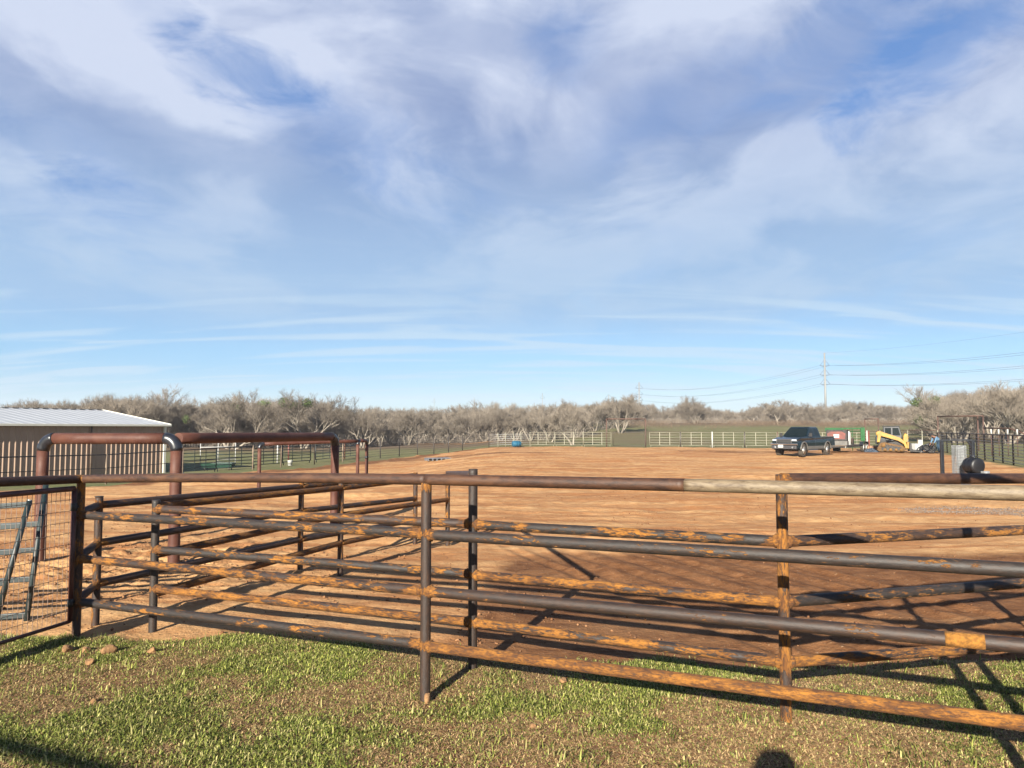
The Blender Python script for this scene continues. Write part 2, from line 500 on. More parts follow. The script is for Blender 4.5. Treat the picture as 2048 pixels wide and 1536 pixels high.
def ground_mat(kind):
    m, t, b = base_mat('dirt' if kind == 'dirt' else 'field_turf')
    tcn = t.new('ShaderNodeTexCoord'); o = tcn.outputs['Object']
    msk = t.new('ShaderNodeAttribute', attribute_name='mask')
    sp = t.new('ShaderNodeSeparateColor'); t.l.new(msk.outputs['Color'], sp.inputs[0])
    dirt, damp, third = sp.outputs[0], sp.outputs[1], sp.outputs[2]
    n1 = t.noise(o, 0.35, 6, 0.6, 0.4)
    n2 = t.noise(o, 3.5, 8, 0.65, 0.3)
    n3 = t.noise(o, 24.0, 5, 0.65)
    n4 = t.noise(t.scale(o, (0.12, 1.1, 1)), 1.0, 9, 0.68, 0.6)
    # scraped dry clay / damp clay
    dry = t.mix(t.ramp(n2, 0.3, 0.7), (0.39, 0.205, 0.097), (0.54, 0.330, 0.175))
    dry = t.mix(t.ramp(n4, 0.42, 0.60, 0.0, 0.75), dry, (0.30, 0.125, 0.052))
    dry = t.mix(t.ramp(n1, 0.55, 0.75, 0.0, 0.6), dry, (0.60, 0.38, 0.205))
    wet = t.mix(t.ramp(n2, 0.3, 0.7), (0.115, 0.048, 0.021), (0.225, 0.105, 0.050))
    wet = t.mix(t.ramp(n4, 0.5, 0.66, 0, 0.6), wet, (0.29, 0.155, 0.080))
    dm = t.ramp(t.m('ADD', damp, t.m('MULTIPLY', t.m('SUBTRACT', n1, 0.5), 0.7)), 0.35, 0.65)
    clay = t.mix(dm, dry, wet)
    clay = t.mix(t.ramp(n3, 0.60, 0.72, 0, 0.55), clay, (0.50, 0.36, 0.24))
    clay = t.mix(t.ramp(n3, 0.42, 0.30, 0, 0.5), clay, (0.15, 0.068, 0.036))
    # turf soil + far field
    g1 = t.mix(t.ramp(n2, 0.3, 0.7), (0.105, 0.120, 0.042), (0.185, 0.190, 0.080))
    g1 = t.mix(t.ramp(n4, 0.44, 0.62, 0, 0.75), g1, (0.23, 0.185, 0.10))
    g1 = t.mix(t.ramp(n1, 0.52, 0.68, 0, 0.6), g1, (0.14, 0.115, 0.06))
    soil = t.mix(t.ramp(n2, 0.35, 0.65), (0.13, 0.062, 0.030), (0.26, 0.135, 0.066))
    soil = t.mix(t.ramp(n3, 0.5, 0.65, 0, 0.6), soil, (0.38, 0.27, 0.15))
    sepx = t.new('ShaderNodeSeparateXYZ'); t.l.new(o, sepx.inputs[0])
    near = t.ramp(sepx.outputs[1], 8.0, 12.0, 1.0, 0.0)
    field = t.mix(t.m('MULTIPLY', third, 1.0), g1, (0.155, 0.108, 0.066))
    turf = t.mix(near, field, soil)
    clay = t.mix(1.0, clay, (0.90, 0.88, 0.77), 'MULTIPLY')
    turf = t.mix(1.0, turf, (0.80, 0.80, 0.80), 'MULTIPLY')
    col = t.mix(dirt, turf, clay)
    t.l.new(col, b.inputs['Base Color'])
    b.inputs['Roughness'].default_value = 0.95
    b.inputs['Specular IOR Level'].default_value = 0.12
    bp = t.new('ShaderNodeBump'); bp.inputs['Strength'].default_value = 0.9; bp.inputs['Distance'].default_value = 0.05
    hh = t.m('ADD', t.m('MULTIPLY', n2, 0.9), t.m('MULTIPLY', n3, 0.42))
    t.l.new(hh, bp.inputs['Height']); t.l.new(bp.outputs[0], b.inputs['Normal'])
    return m


M_DIRT = ground_mat('dirt')
M_TURF = ground_mat('turf')


# ------------------------------------------------------------------ object helpers
def tag(o, label=None, cat=None, group=None, kind=None):
    if label: o['label'] = label
    if cat: o['category'] = cat
    if group: o['group'] = group
    if kind: o['kind'] = kind
    return o


def thing(name, loc, label, cat, group=None, rz=0.0):
    o = bpy.data.objects.new(name, None)
    o.empty_display_size = 0.2
    C.objects.link(o)
    o.location = loc
    o.rotation_euler = (0, 0, rz)
    return tag(o, label, cat, group)


def copy_tree(o, parent=None):
    c = o.copy(); C.objects.link(c)
    if parent is not None: c.parent = parent
    for ch in o.children:
        copy_tree(ch, c)
    return c


def np_mesh(name, V, F, cols=None, colname='Col', smooth=False):
    me = bpy.data.meshes.new(name)
    V = np.asarray(V, np.float32); F = np.asarray(F, np.int32)
    k = F.shape[1]
    me.vertices.add(len(V)); me.vertices.foreach_set('co', V.ravel())
    me.loops.add(F.size); me.loops.foreach_set('vertex_index', F.ravel())
    me.polygons.add(len(F))
    me.polygons.foreach_set('loop_start', np.arange(0, F.size, k, dtype=np.int32))
    me.polygons.foreach_set('loop_total', np.full(len(F), k, np.int32))
    if smooth: me.polygons.foreach_set('use_smooth', np.ones(len(F), bool))
    me.update(calc_edges=True)
    if cols is not None:
        a = me.attributes.new(colname, 'FLOAT_COLOR', 'POINT')
        c4 = np.ones((len(V), 4), np.float32); c4[:, :3] = cols
        a.data.foreach_set('color', c4.ravel())
    return me


def link(name, me, mat, parent=None):
    o = bpy.data.objects.new(name, me)
    C.objects.link(o)
    if mat is not None and not me.materials: me.materials.append(mat)
    if parent is not None: o.parent = parent
    return o


class MB:
    def __init__(s, origin=(0, 0, 0)):
        s.v = []; s.f = []; s.pc = []; s.em = []; s.sm = []
        s.o = Vector(origin)

    def _add(s, vs, fs, pc=None, em=None, smooth=True):
        b = len(s.v)
        s.v += [Vector(x) - s.o for x in vs]
        s.f += [tuple(i + b for i in f) for f in fs]
        s.pc += pc if pc else [tuple(x) for x in vs]
        s.em += em if em else [0.0] * len(vs)
        s.sm += [smooth] * len(fs)

    def tube(s, pts, r, n=12, step=None, caps=True, hot=(), hotw=0.05, bulge=0.0, hotamp=1.0):
        """pipe through points; hot = distances along it where it is welded"""
        pts = [Vector(p) for p in pts]
        rs = r if isinstance(r, (list, tuple)) else [r] * len(pts)
        if step:
            np_, nr = [], []
            for i in range(len(pts) - 1):
                k = max(1, int((pts[i + 1] - pts[i]).length / step))
                for j in range(k):
                    np_.append(pts[i].lerp(pts[i + 1], j / k)); nr.append(rs[i] + (rs[i + 1] - rs[i]) * j / k)
            np_.append(pts[-1]); nr.append(rs[-1])
            pts, rs = np_, nr
        if bulge and len(pts) > 1:      # weld collars: extra rings at both ends
            L = sum((pts[i + 1] - pts[i]).length for i in range(len(pts) - 1))
            d0 = (pts[1] - pts[0]).normalized(); d1 = (pts[-1] - pts[-2]).normalized()
            pts = [pts[0], pts[0] + d0 * .012, pts[0] + d0 * .022] + pts[1:-1] + [pts[-1] - d1 * .022, pts[-1] - d1 * .012, pts[-1]]
            rs = [rs[0] * (1 + bulge), rs[0] * (1 + bulge * .8), rs[0]] + rs[1:-1] + [rs[-1], rs[-1] * (1 + bulge * .8), rs[-1] * (1 + bulge)]
        t0 = (pts[1] - pts[0]).normalized()
        ref = Vector((0, 0, 1)) if abs(t0.z) < 0.9 else Vector((1, 0, 0))
        u = t0.cross(ref).normalized(); vv = u.cross(t0).normalized()
        vs, fs, pc, em = [], [], [], []
        dist = 0.0
        so = random.random() * 9
        for i, p in enumerate(pts):
            if i > 0: dist += (p - pts[i - 1]).length
            if i == 0: t = t0
            elif i == len(pts) - 1: t = (pts[i] - pts[i - 1]).normalized()
            else: t = ((pts[i] - pts[i - 1]).normalized() + (pts[i + 1] - pts[i]).normalized()).normalized()
            u = (u - t * u.dot(t)).normalized(); vv = t.cross(u)
            e = 0.0
            for h in hot: e = max(e, math.exp(-((dist - h) / hotw) ** 2))
            for j in range(n):
                a = 2 * math.pi * j / n
                vs.append(p + (u * math.cos(a) + vv * math.sin(a)) * rs[i])
                pc.append((dist + so, math.cos(a) * 0.04 + 1, math.sin(a) * 0.04 + 1)); em.append(e * hotamp)
        for i in range(len(pts) - 1):
            for j in range(n):
                a = i * n + j; b = i * n + (j + 1) % n
                fs.append((a, b, b + n, a + n))
        s._add(vs, fs, pc, em, True)
        if caps:
            b = len(s.v) - len(vs)
            s.f.append(tuple(b + j for j in reversed(range(n)))); s.sm.append(False)
            e = b + (len(pts) - 1) * n
            s.f.append(tuple(e + j for j in range(n))); s.sm.append(False)

    def box(s, c, size, rz=0.0, mat=None):
        hx, hy, hz = size[0] / 2, size[1] / 2, size[2] / 2
        vs = []
        for dx in (-hx, hx):
            for dy in (-hy, hy):
                for dz_ in (-hz, hz):
                    p = Vector((dx, dy, dz_))
                    if mat is not None: p = mat @ p
                    elif rz: p = Matrix.Rotation(rz, 3, 'Z') @ p
                    vs.append(p + Vector(c))
        fs = [(0, 1, 3, 2), (4, 6, 7, 5), (0, 4, 5, 1), (2, 3, 7, 6), (0, 2, 6, 4), (1, 5, 7, 3)]
        s._add(vs, fs, smooth=False)

    def beam(s, a, b, wx, wz):
        """square bar from a to b"""
        a = Vector(a); b = Vector(b)
        d_ = (b - a); L = d_.length
        q = d_.to_track_quat('X', 'Z').to_matrix()
        s.box((a + b) / 2, (L, wx, wz), mat=q)

    def prism(s, prof, y0, y1, axis='y'):
        """extrude an (x,z) outline along y"""
        n = len(prof)
        vs = [(x, y0, z) for x, z in prof] + [(x, y1, z) for x, z in prof]
        fs = [tuple(range(n)), tuple(reversed(range(n, 2 * n)))]
        for i in range(n):
            j = (i + 1) % n
            fs.append((i, i + n, j + n, j))
        s._add(vs, fs, smooth=False)

    def loft(s, rings, close=True, caps=True, smooth=True):
        n = len(rings[0]); vs = [p for r_ in rings for p in r_]; fs = []
        for i in range(len(rings) - 1):
            for j in range(n if close else n - 1):
                k = (j + 1) % n
                fs.append((i * n + j, i * n + k, (i + 1) * n + k, (i + 1) * n + j))
        if caps:
            fs.append(tuple(reversed(range(n)))); fs.append(tuple((len(rings) - 1) * n + j for j in range(n)))
        s._add(vs, fs, smooth=smooth)

    def lathe(s, c, prof, n=20, axis='z', smooth=True):
        rings = []
        for r_, h in prof:
            ring = []
            for j in range(n):
                a = 2 * math.pi * j / n
                if axis == 'z': p = (r_ * math.cos(a), r_ * math.sin(a), h)
                elif axis == 'y': p = (r_ * math.cos(a), h, r_ * math.sin(a))
                else: p = (h, r_ * math.cos(a), r_ * math.sin(a))
                ring.append(Vector(p) + Vector(c))
            rings.append(ring)
        s.loft(rings, smooth=smooth)

    def build(s, name, mat, parent=None, bevel=0.0, world=False, **props):
        me = bpy.data.meshes.new(name)
        o_ = Vector((0, 0, 0))
        if parent is not None and world: o_ = parent.location
        me.from_pydata([tuple(v - o_) for v in s.v], [], s.f)
        me.polygons.foreach_set('use_smooth', s.sm)
        a = me.attributes.new('pc', 'FLOAT_VECTOR', 'POINT'); a.data.foreach_set('vector', [c for p in s.pc for c in p])
        a = me.attributes.new('em', 'FLOAT', 'POINT'); a.data.foreach_set('value', s.em)
        import bmesh
        bm = bmesh.new(); bm.from_mesh(me); bmesh.ops.recalc_face_normals(bm, faces=bm.faces); bm.to_mesh(me); bm.free()
        me.update()
        o = link(name, me, mat, parent)
        for k, v in props.items(): o[k] = v
        if bevel:
            b = o.modifiers.new('bevel', 'BEVEL'); b.width = bevel; b.segments = 2; b.limit_method = 'ANGLE'; b.angle_limit = R(35)
        return o


def leafy(o_list):
    pass

# ================================================================== GROUND
def axis(lo, hi, fine, centre_lo, centre_hi, growth=1.045):
    a = list(np.arange(centre_lo, centre_hi, fine))
    st = fine; x = a[-1]
    while x < hi:
        st *= growth; x += st; a.append(x)
    st = fine; x = a[0]; pre = []
    while x > lo:
        st *= growth; x -= st; pre.append(x)
    return np.array(pre[::-1] + a)


gx = axis(-1400, 1400, 0.040, -6.5, 6.5, 1.035)
gy = axis(-60, 1350, 0.035, 4.0, 14.0, 1.018)
GX, GY = np.meshgrid(gx, gy)
GZ = terr(GX, GY) + micro(GX, GY)
nx_, ny_ = len(gx), len(gy)
DM = dirtmask(GX, GY)
# a strip of bare red road out in the pasture
road = np.exp(-(((GX + 8.5 + 0.02 * (GY - 120)) / 9.5) ** 2 + ((GY - 124) / 5.0) ** 2))
DMc = np.maximum(DM, ss(road * 2.2 - 0.7))
damp = ss((13.2 - GY) / 3.0) * ss((GX + 1.2 - 0.1 * (GY - 8)) / 1.6) * 0.95
damp = np.maximum(damp, 0.55 * np.exp(-(((GY - 60) / 6) ** 2)) * (fbm(GX, GY, 9, 3, 2.0) > 0.52))
damp = np.maximum(damp, 0.75 * np.exp(-((poly_sd(GX, GY, YARD) - 1.2) / 1.6) ** 2) * (GX < 2) * (GY > 25))
brown = ss((GY - 118) / 30) * ss((GX - 14) / 20) * ss((GY - 150) / 22 + fbm(GX, GY, 30, 3, 1.) - .2)
brown = np.maximum(brown, ss((GY - 80) / 25) * ss((12 - GX) / 14))
brown = np.maximum(brown, 0.9 * ss((fbm(GX * 0.4, GY, 9, 4, 12.) - 0.50) / 0.12) * ss((GY - 84) / 8) * 0.6)
cols = np.stack([DMc, damp, np.clip(brown, 0, 1)], -1).reshape(-1, 3)
V = np.stack([GX, GY, GZ], -1).reshape(-1, 3)
ii, jj = np.meshgrid(np.arange(nx_ - 1), np.arange(ny_ - 1))
a_ = (jj * nx_ + ii).ravel()
F = np.stack([a_, a_ + 1, a_ + nx_ + 1, a_ + nx_], -1)
fd = DM.ravel()[F].mean(1) > 0.5
for nm, sel, mt in (('dirt_yard', fd, M_DIRT), ('grass_field', ~fd, M_TURF)):
    Fs = F[sel]
    used = np.unique(Fs)
    rem = np.full(len(V), -1); rem[used] = np.arange(len(used))
    me = np_mesh(nm, V[used], rem[Fs], cols[used], 'mask', True)
    tag(link(nm, me, mt), kind='structure')
del GX, GY, GZ

# ------------------------------------------------------------------ lawn blades
def blades(n, xr, yr, keepf, colf, hf, seed, wid=0.0035, lm=0.9):
    rg = np.random.RandomState(seed)
    x = rg.uniform(xr[0], xr[1], n); y = rg.uniform(yr[0], yr[1], n)
    k = (np.abs(x) < y * 0.78 + 0.7) & (rg.rand(n) < keepf(x, y))
    x, y = x[k], y[k]; n = len(x)
    z = gz(x, y)
    h = hf(x, y, rg)
    az = rg.uniform(0, 2 * np.pi, n)
    lean = np.abs(rg.normal(lm, 0.5, n))
    dxy = np.stack([np.cos(az), np.sin(az)], -1)
    side = np.stack([-np.sin(az), np.cos(az)], -1)
    wd = wid * rg.uniform(0.6, 1.5, n)
    b0 = np.stack([x, y, z - 0.004], -1)
    m1 = b0.copy(); m1[:, :2] += dxy * (h * 0.35 * lean)[:, None]; m1[:, 2] += h * 0.62
    t1 = b0.copy(); t1[:, :2] += dxy * (h * 0.95 * lean)[:, None]; t1[:, 2] += h * rg.uniform(0.35, 1.0, n) / np.maximum(1, lean)
    m1[:, 2] = b0[:, 2] + (m1[:, 2] - b0[:, 2]) / np.maximum(1, lean * .9)
    s3 = np.concatenate([side, np.zeros((n, 1))], 1)
    v = np.stack([b0 - s3 * wd[:, None], b0 + s3 * wd[:, None], m1 + s3 * wd[:, None] * .8, m1 - s3 * wd[:, None] * .8, t1], 1).reshape(-1, 3)
    i = np.arange(n) * 5
    f = np.concatenate([np.stack([i, i + 1, i + 2], -1), np.stack([i, i + 2, i + 3], -1), np.stack([i + 3, i + 2, i + 4], -1)])
    c = colf(x, y, rg)
    return v, f, np.repeat(c, 5, 0)


def green_amt(x, y):
    g = fbm(x, y, 0.85, 4, 21.0)
    bias = 0.09 * ss((-x - 0.8) / 2.0) + 0.05 * ss((y - 5.6) / .5) - 0.05 * ss((x - .3) / 1.0) * ss((5.4 - y) / 1)
    dead = 0.42 * np.exp(-(((x + 2.9) / 0.9) ** 2 + ((y - 5.55) / 0.33) ** 2))
    bare = 0.26 * np.exp(-(((x - 2.0) / 1.3) ** 2 + ((y - 4.45) / 0.40) ** 2)) + 0.24 * np.exp(-(((x + .3) / .9) ** 2 + ((y - 4.35) / 0.35) ** 2))
    g2 = fbm(x, y, 0.22, 3, 33.0) - 0.5
    return ss((g + 0.55 * g2 + bias - dead - bare - 0.335) / 0.38)


def g_keep(x, y):
    g = green_amt(x, y)
    return (1 - dirtmask(x, y)) ** 1.5 * (0.28 + 0.72 * g)


def s_keep(x, y):
    q = fbm(x, y, 0.5, 4, 41.0)
    return (1 - dirtmask(x, y)) ** 1.2 * np.clip(0.25 + 1.1 * (1 - green_amt(x, y)) * ss((q - 0.22) / 0.3), 0, 1)


def g_col(x, y, rg):
    n = len(x)
    t_ = rg.rand(n)[:, None] ** 1.3
    c = np.array([0.070, 0.098, 0.014]) * (1 - t_) + np.array([0.31, 0.32, 0.075]) * t_
    c *= rg.uniform(0.7, 1.2, n)[:, None]
    patch = fbm(x, y, 0.6, 3, 61.)[:, None]
    c = c * (0.72 + 0.55 * patch)
    y_ = (rg.rand(n) < 0.20)[:, None]
    return np.where(y_, np.array([0.42, 0.38, 0.15]) * rg.uniform(.7, 1.1, n)[:, None], c)


def s_col(x, y, rg):
    n = len(x)
    t_ = rg.rand(n)[:, None]
    c = np.array([0.17, 0.09, 0.038]) * (1 - t_) + np.array([0.58, 0.40, 0.20]) * t_
    return c * rg.uniform(0.6, 1.15, n)[:, None]


M_GRASS = attr_mat('grass_blades', 0.7, 0.25)
gv, gf, gc = blades(520000, (-6.2, 6.2), (3.6, 7.4), g_keep, g_col, lambda x, y, rg: rg.uniform(0.014, 0.043, len(x)) * (0.60 + 0.50 * green_amt(x, y)), 5, 0.0033)
sv, sf, sc_ = blades(520000, (-6.2, 6.2), (3.6, 7.4), s_keep, s_col, lambda x, y, rg: rg.uniform(0.014, 0.034, len(x)), 6, 0.0030, 2.0)
me = np_mesh('grass', gv, gf, gc)
tag(link('grass', me, M_GRASS), 'short patchy green lawn grass in front of the rusty pipe fence', 'grass', kind='stuff')
me = np_mesh('dry_grass', sv, sf, sc_)
tag(link('dry_grass', me, M_GRASS), 'straw coloured dead grass lying between the green patches', 'dry grass', kind='stuff')


def t_keep(x, y):
    return (1 - dirtmask(x, y)) * (ss((fbm(x, y, 0.16, 3, 91.0) - 0.60) / 0.05) + 0.02 + 0.5 * ss((dirtmask(x, y) - .02) / .1))


tv_, tf_, tc_ = blades(40000, (-6.2, 6.2), (3.6, 7.6), t_keep, g_col, lambda x, y, rg: rg.uniform(0.035, 0.090, len(x)), 8, 0.0030, 0.8)
tag(link('grass_tufts', np_mesh('grass_tufts', tv_, tf_, tc_), M_GRASS), 'taller tufts and stray blades standing out of the short lawn', 'grass', kind='stuff')


# scattered crumbs of soil on the scraped yard
def crumbs(name, n, xr, yr, keepf, s0, s1, label, seed, colf, sink=0.35):
    rg = np.random.RandomState(seed)
    x = rg.uniform(xr[0], xr[1], n); y = yr[0] + (yr[1] - yr[0]) * rg.rand(n) ** 1.5
    k = rg.rand(n) < keepf(x, y)
    x, y = x[k], y[k]; n = len(x)
    s = s0 + (s1 - s0) * rg.rand(n) ** 3.5
    z = gz(x, y)
    base = np.array([[1, 0, 0], [-1, 0, 0], [0, 1, 0], [0, -1, 0], [0, 0, 1], [0, 0, -1]], float)
    fo = np.array([[0, 2, 4], [2, 1, 4], [1, 3, 4], [3, 0, 4], [2, 0, 5], [1, 2, 5], [3, 1, 5], [0, 3, 5]])
    v = base[None] * rg.uniform(0.55, 1.1, (n, 6, 1)) + rg.normal(0, .16, (n, 6, 3))
    a = rg.uniform(0, 6.28, n); ca, sa = np.cos(a), np.sin(a)
    vx = v[:, :, 0] * ca[:, None] - v[:, :, 1] * sa[:, None]; vy = v[:, :, 0] * sa[:, None] + v[:, :, 1] * ca[:, None]
    v = np.stack([vx, vy, v[:, :, 2] * 0.7], -1) * s[:, None, None]
    v += np.stack([x, y, z + s * sink], -1)[:, None]
    f = (fo[None] + (np.arange(n) * 6)[:, None, None]).reshape(-1, 3)
    c = np.repeat(colf(x, y, rg), 6, 0)
    me = np_mesh(name, v.reshape(-1, 3), f, c)
    tag(link(name, me, M_CRUMB), label, 'soil', kind='stuff')


M_CRUMB = attr_mat('soil_crumbs', 0.95)


def clodc(x, y, rg):
    t_ = rg.rand(len(x))[:, None]
    return (np.array([0.12, 0.052, 0.024]) * (1 - t_) + np.array([0.24, 0.125, 0.060]) * t_)


crumbs('soil_clods', 46000, (-13, 13), (6.3, 24),
       lambda x, y: dirtmask(x, y) * np.clip(0.035 + 0.9 * np.exp(-(((x + 5.2) / 2.4) ** 2 + ((y - 10.6) / 2.2) ** 2)) + 0.5 * ss((fbm(x, y, 1.5, 3, 9.) - .55) / .15), 0, 1),
       0.005, 0.028, 'loose clods of red soil scattered over the scraped yard', 3, clodc)



def gravc(x, y, rg):
    t_ = rg.rand(len(x))[:, None]
    return np.array([0.10, 0.075, 0.06]) * (1 - t_) + np.array([0.22, 0.18, 0.15]) * t_


crumbs('gravel', 30000, (8.0, 15.0), (15.8, 19.2), lambda x, y: ss(1.6 * (1 - ((x - 11.6) / 3.2) ** 2 - ((y - 17.4) / 1.1) ** 2) + 1.2 * (fbm(x, y, .8, 3, 7.) - .5)),
       0.006, 0.022, 'patch of grey gravel on the dirt at the right', 31, gravc)

# ================================================================== FOREGROUND PIPE FENCES
PR = 0.0365


def post(fence, base, ztop, hot=(), r=PR, rust=0.3, brown=0.15, cap=None, name='post', mat=M_PIPE):
    m = MB()
    b = Vector(base); b.z -= 0.25
    m.tube([b, (base[0], base[1], ztop)], r, 18, 0.03, hot=[h - b.z for h in hot], hotw=0.035, hotamp=.8)
    return m.build(name, mat, fence, world=True, rust=rust, brown=brown, pale=0.0)


def rail(fence, a, b, r=PR, rust=0.4, brown=0.0, pale=0.0, w0=1, w1=1, name='rail', hotw=0.07, sag=0.0):
    a = Vector(a); b = Vector(b)
    L = (b - a).length
    hot = ([0] if w0 else []) + ([L] if w1 else [])
    pts = [a.lerp(b, i / 8) - Vector((0, 0, sag * 4 * (i / 8) * (1 - i / 8))) for i in range(9)]
    m = MB(); m.tube(pts, r, 18, 0.035, hot=hot, hotw=hotw)
    # weld collars
    o = m.build(name, M_PIPE, fence, world=True, rust=rust, brown=brown, pale=pale)
    return o


def weld(fence, c, direction, r=PR):
    """rusty saddle weld where a rail meets a post"""
    d_ = Vector(direction).normalized()
    m = MB()
    m.tube([Vector(c) + d_ * x_ for x_ in (0.024, 0.034, 0.042, 0.050, 0.057)], [r * 1.04, r * 1.20, r * 1.22, r * 1.12, r * 0.99], 18, hot=(.015,), hotw=.2, hotamp=1.2)
    for v_ in m.v:
        k_ = random.gauss(0, .0016)
        v_ += Vector((k_, random.gauss(0, .0016), random.gauss(0, .0022)))
    return m.build('weld', M_PIPE, fence, world=True, rust=0.8, brown=0.3)


M_WELD = weld_mat()
P1 = gpt(152, 1275); P2 = gpt(850, 1408)
P3 = Vector((2.57, 3.60, T(2.57, 3.6))); P3b = Vector((2.78, 3.56, 0.0))
P0 = Vector((-4.64, 4.5, 0.0))


def pt(p, px, py):
    return Vector((p.x, p.y, zat(px, py, p.x, p.y)))


def shift(p, q, dist):
    """move p toward q in plan, keeping height"""
    d_ = Vector((q.x - p.x, q.y - p.y, 0)).normalized()
    return p + d_ * dist


fa = thing('pipe_fence', P2, 'nearest rusty four rail pipe fence with the long brown and pale top rail', 'fence')
zt1 = pt(P1, 152, 958).z; zt2 = pt(P2, 850, 959).z; zt3 = pt(P3, 2095, 989).z
rowsL = [((152, 1030), (850, 1067)), ((152, 1117), (850, 1182)), ((152, 1203), (850, 1289))]
rowsR = [((850, 1069), (2095, 1144)), ((850, 1182), (2095, 1298)), ((850, 1292), (2095, 1456))]
styL = [(0.42, 0.1), (0.50, 0.4), (0.36, 0.1)]
styR = [(0.27, 0.1), (0.30, 0.35), (0.98, 0.6)]
z1s = [pt(P1, *a).z for a, b in rowsL]
z2s = [pt(P2, *b).z for a, b in rowsL]; z2r = [pt(P2, *a).z for a, b in rowsR]; z3s = [pt(P3, *b).z for a, b in rowsR]
post(fa, P1, zt1 - PR * 0.6, z1s + [zt1 - .04], rust=0.40, brown=0.75)
post(fa, P2, zt2 - PR * 0.6, z2s + [zt2 - .05], rust=0.16, brown=0.35)
post(fa, P3, 2.36, z3s, rust=0.4, brown=0.6)
post(fa, P3b, 1.55, [], rust=0.4, brown=0.6)
post(fa, P0, 1.56, [], rust=0.4, brown=0.6)
# long cap rail, three lengths of different pipe
J = P2.lerp(P3, 0.47); zj = zt2 + (zt3 - zt2) * 0.47
aL = Vector((P0.x, P0.y, zt1 + 0.09))
rail(fa, aL, (P1.x, P1.y, zt1), 0.040, 0.22, 0.95, w0=0, w1=1, name='cap_rail', hotw=.07)
rail(fa, (P1.x, P1.y, zt1), (P2.x, P2.y, zt2), 0.0385, 0.12, 0.98, w0=1, w1=0, name='cap_rail', hotw=.07, sag=-0.012)
# cap over P2 -> join near mid span (find plan x of pixel 1370)
tt = 0.5
for _ in range(30):
    q = P2.lerp(P3, tt)
    px = 1024 + FPX * q.x / (q.y * math.cos(PITCH) + 0.3 * math.sin(PITCH) * -1)
    tt += (1370 - px) / 4000
J = P2.lerp(P3, tt); zj = zt2 + (zt3 - zt2) * tt + 0.004
rail(fa, (P2.x, P2.y, zt2), (J.x, J.y, zj), 0.0385, 0.16, 0.98, w0=0, w1=0, name='cap_rail')
EX = P3 + (P3 - P2).normalized() * 1.6
o_ = rail(fa, (J.x, J.y, zj), (EX.x, EX.y, zt3 + 0.02), 0.0375, 0.10, 0.0, 1.0, w0=0, w1=0, name='cap_rail')
o_['label'] = 'pale bare-metal length of top rail, lighter than the rest'
for k in range(3):
    A = Vector((P1.x, P1.y, z1s[k])); B = Vector((P2.x, P2.y, z2s[k]))
    rail(fa, shift(A, B, .01), shift(B, A, .01), rust=styL[k][0], brown=styL[k][1])
    weld(fa, A, B - A); weld(fa, B, A - B)
    A = Vector((P2.x, P2.y, z2r[k])); B = Vector((P3.x, P3.y, z3s[k]))
    rail(fa, shift(A, B, .01), shift(B, A, .01), rust=styR[k][0], brown=styR[k][1])
    weld(fa, A, B - A); weld(fa, B, A - B)
    # onward past P3 (outside the picture)
    B2_ = EX.copy(); B2_.z = z3s[k]
    rail(fa, B, B2_, rust=0.4)
# orange sleeve on the third rail near the right
A = Vector((P2.x, P2.y, z2r[1])); B = Vector((P3.x, P3.y, z3s[1]))
def t_at_px(A, B, px):
    lo, hi = 0.0, 1.0
    for _ in range(40):
        md = (lo + hi) / 2; q = A.lerp(B, md)
        dep = q.y * math.cos(PITCH) + (q.z - H) * math.sin(PITCH)
        if 1024 + FPX * q.x / dep < px: lo = md
        else: hi = md
    return lo


m = MB(); m.tube([A.lerp(B, t_at_px(A, B, 1890)), A.lerp(B, t_at_px(A, B, 1970))], PR * 1.015, 18, 0.03, hot=[0, .1, .2], hotw=.3, hotamp=1.2)
m.build('rust_sleeve', M_WELD, fa, world=True, rust=1.0, brown=0.0, pale=0.0)
# tall header beyond P3
m = MB(); m.tube([(P3.x, P3.y, 2.33), (P3.x + 2.2, P3.y - 0.9, 2.34)], PR, 14, .1); m.build('header', M_PIPE, fa, world=True, rust=.4, brown=.6)

# ---- second fence (B) and its swept right wing (C)
B1 = gpt(305, 1265); B2 = gpt(945, 1342); B3 = gpt(1573, 1457)
C1 = Vector((4.35, 5.78, 0)); C2 = Vector((6.9, 6.8, 0))
fb = thing('pipe_fence', B2, 'three rail rusty pipe fence directly behind the nearest one, bending away at its right post', 'fence')
zB1 = [pt(B1, 305, y).z for y in (1018, 1099, 1177)]
zB2l = [pt(B2, 945, y).z for y in (1048, 1148, 1244)]
zB2r = [pt(B2, 945, y).z for y in (1049, 1150, 1245)]
zB3 = [pt(B3, 1566, y).z for y in (1083, 1204, 1324)]
tB2 = pt(B2, 945, 938).z; tB3 = pt(B3, 1558, 949).z; tB1 = pt(B1, 305, 1000).z
post(fb, B1, tB1, zB1, rust=0.12, brown=0.1)
post(fb, B2, tB2, zB2l, rust=0.20, brown=0.2)
post(fb, B3, tB3, zB3 + [tB3 - .05], rust=0.48, brown=0.5)
stBL = [(0.40, 0.55), (0.42, 0.1), (0.56, 0.5)]
stBR = [(0.44, 0.1), (0.54, 0.7), (0.52, 0.3)]
stC = [(0.44, 0.5), (0.40, 0.1), (0.58, 0.4)]
zC = [pt(C1, 1024 + FPX * C1.x / C1.y, y).z for y in (0, 0, 0)]
zC1 = []
for yy in (1060, 1166, 1296):
    # height of the wing rails where they cross the right edge of the frame
    e = B3.lerp(C1, 0.78)
    zz = zat(2048, yy if yy != 1296 else 1289, e.x, e.y)
    zC1.append(zz)
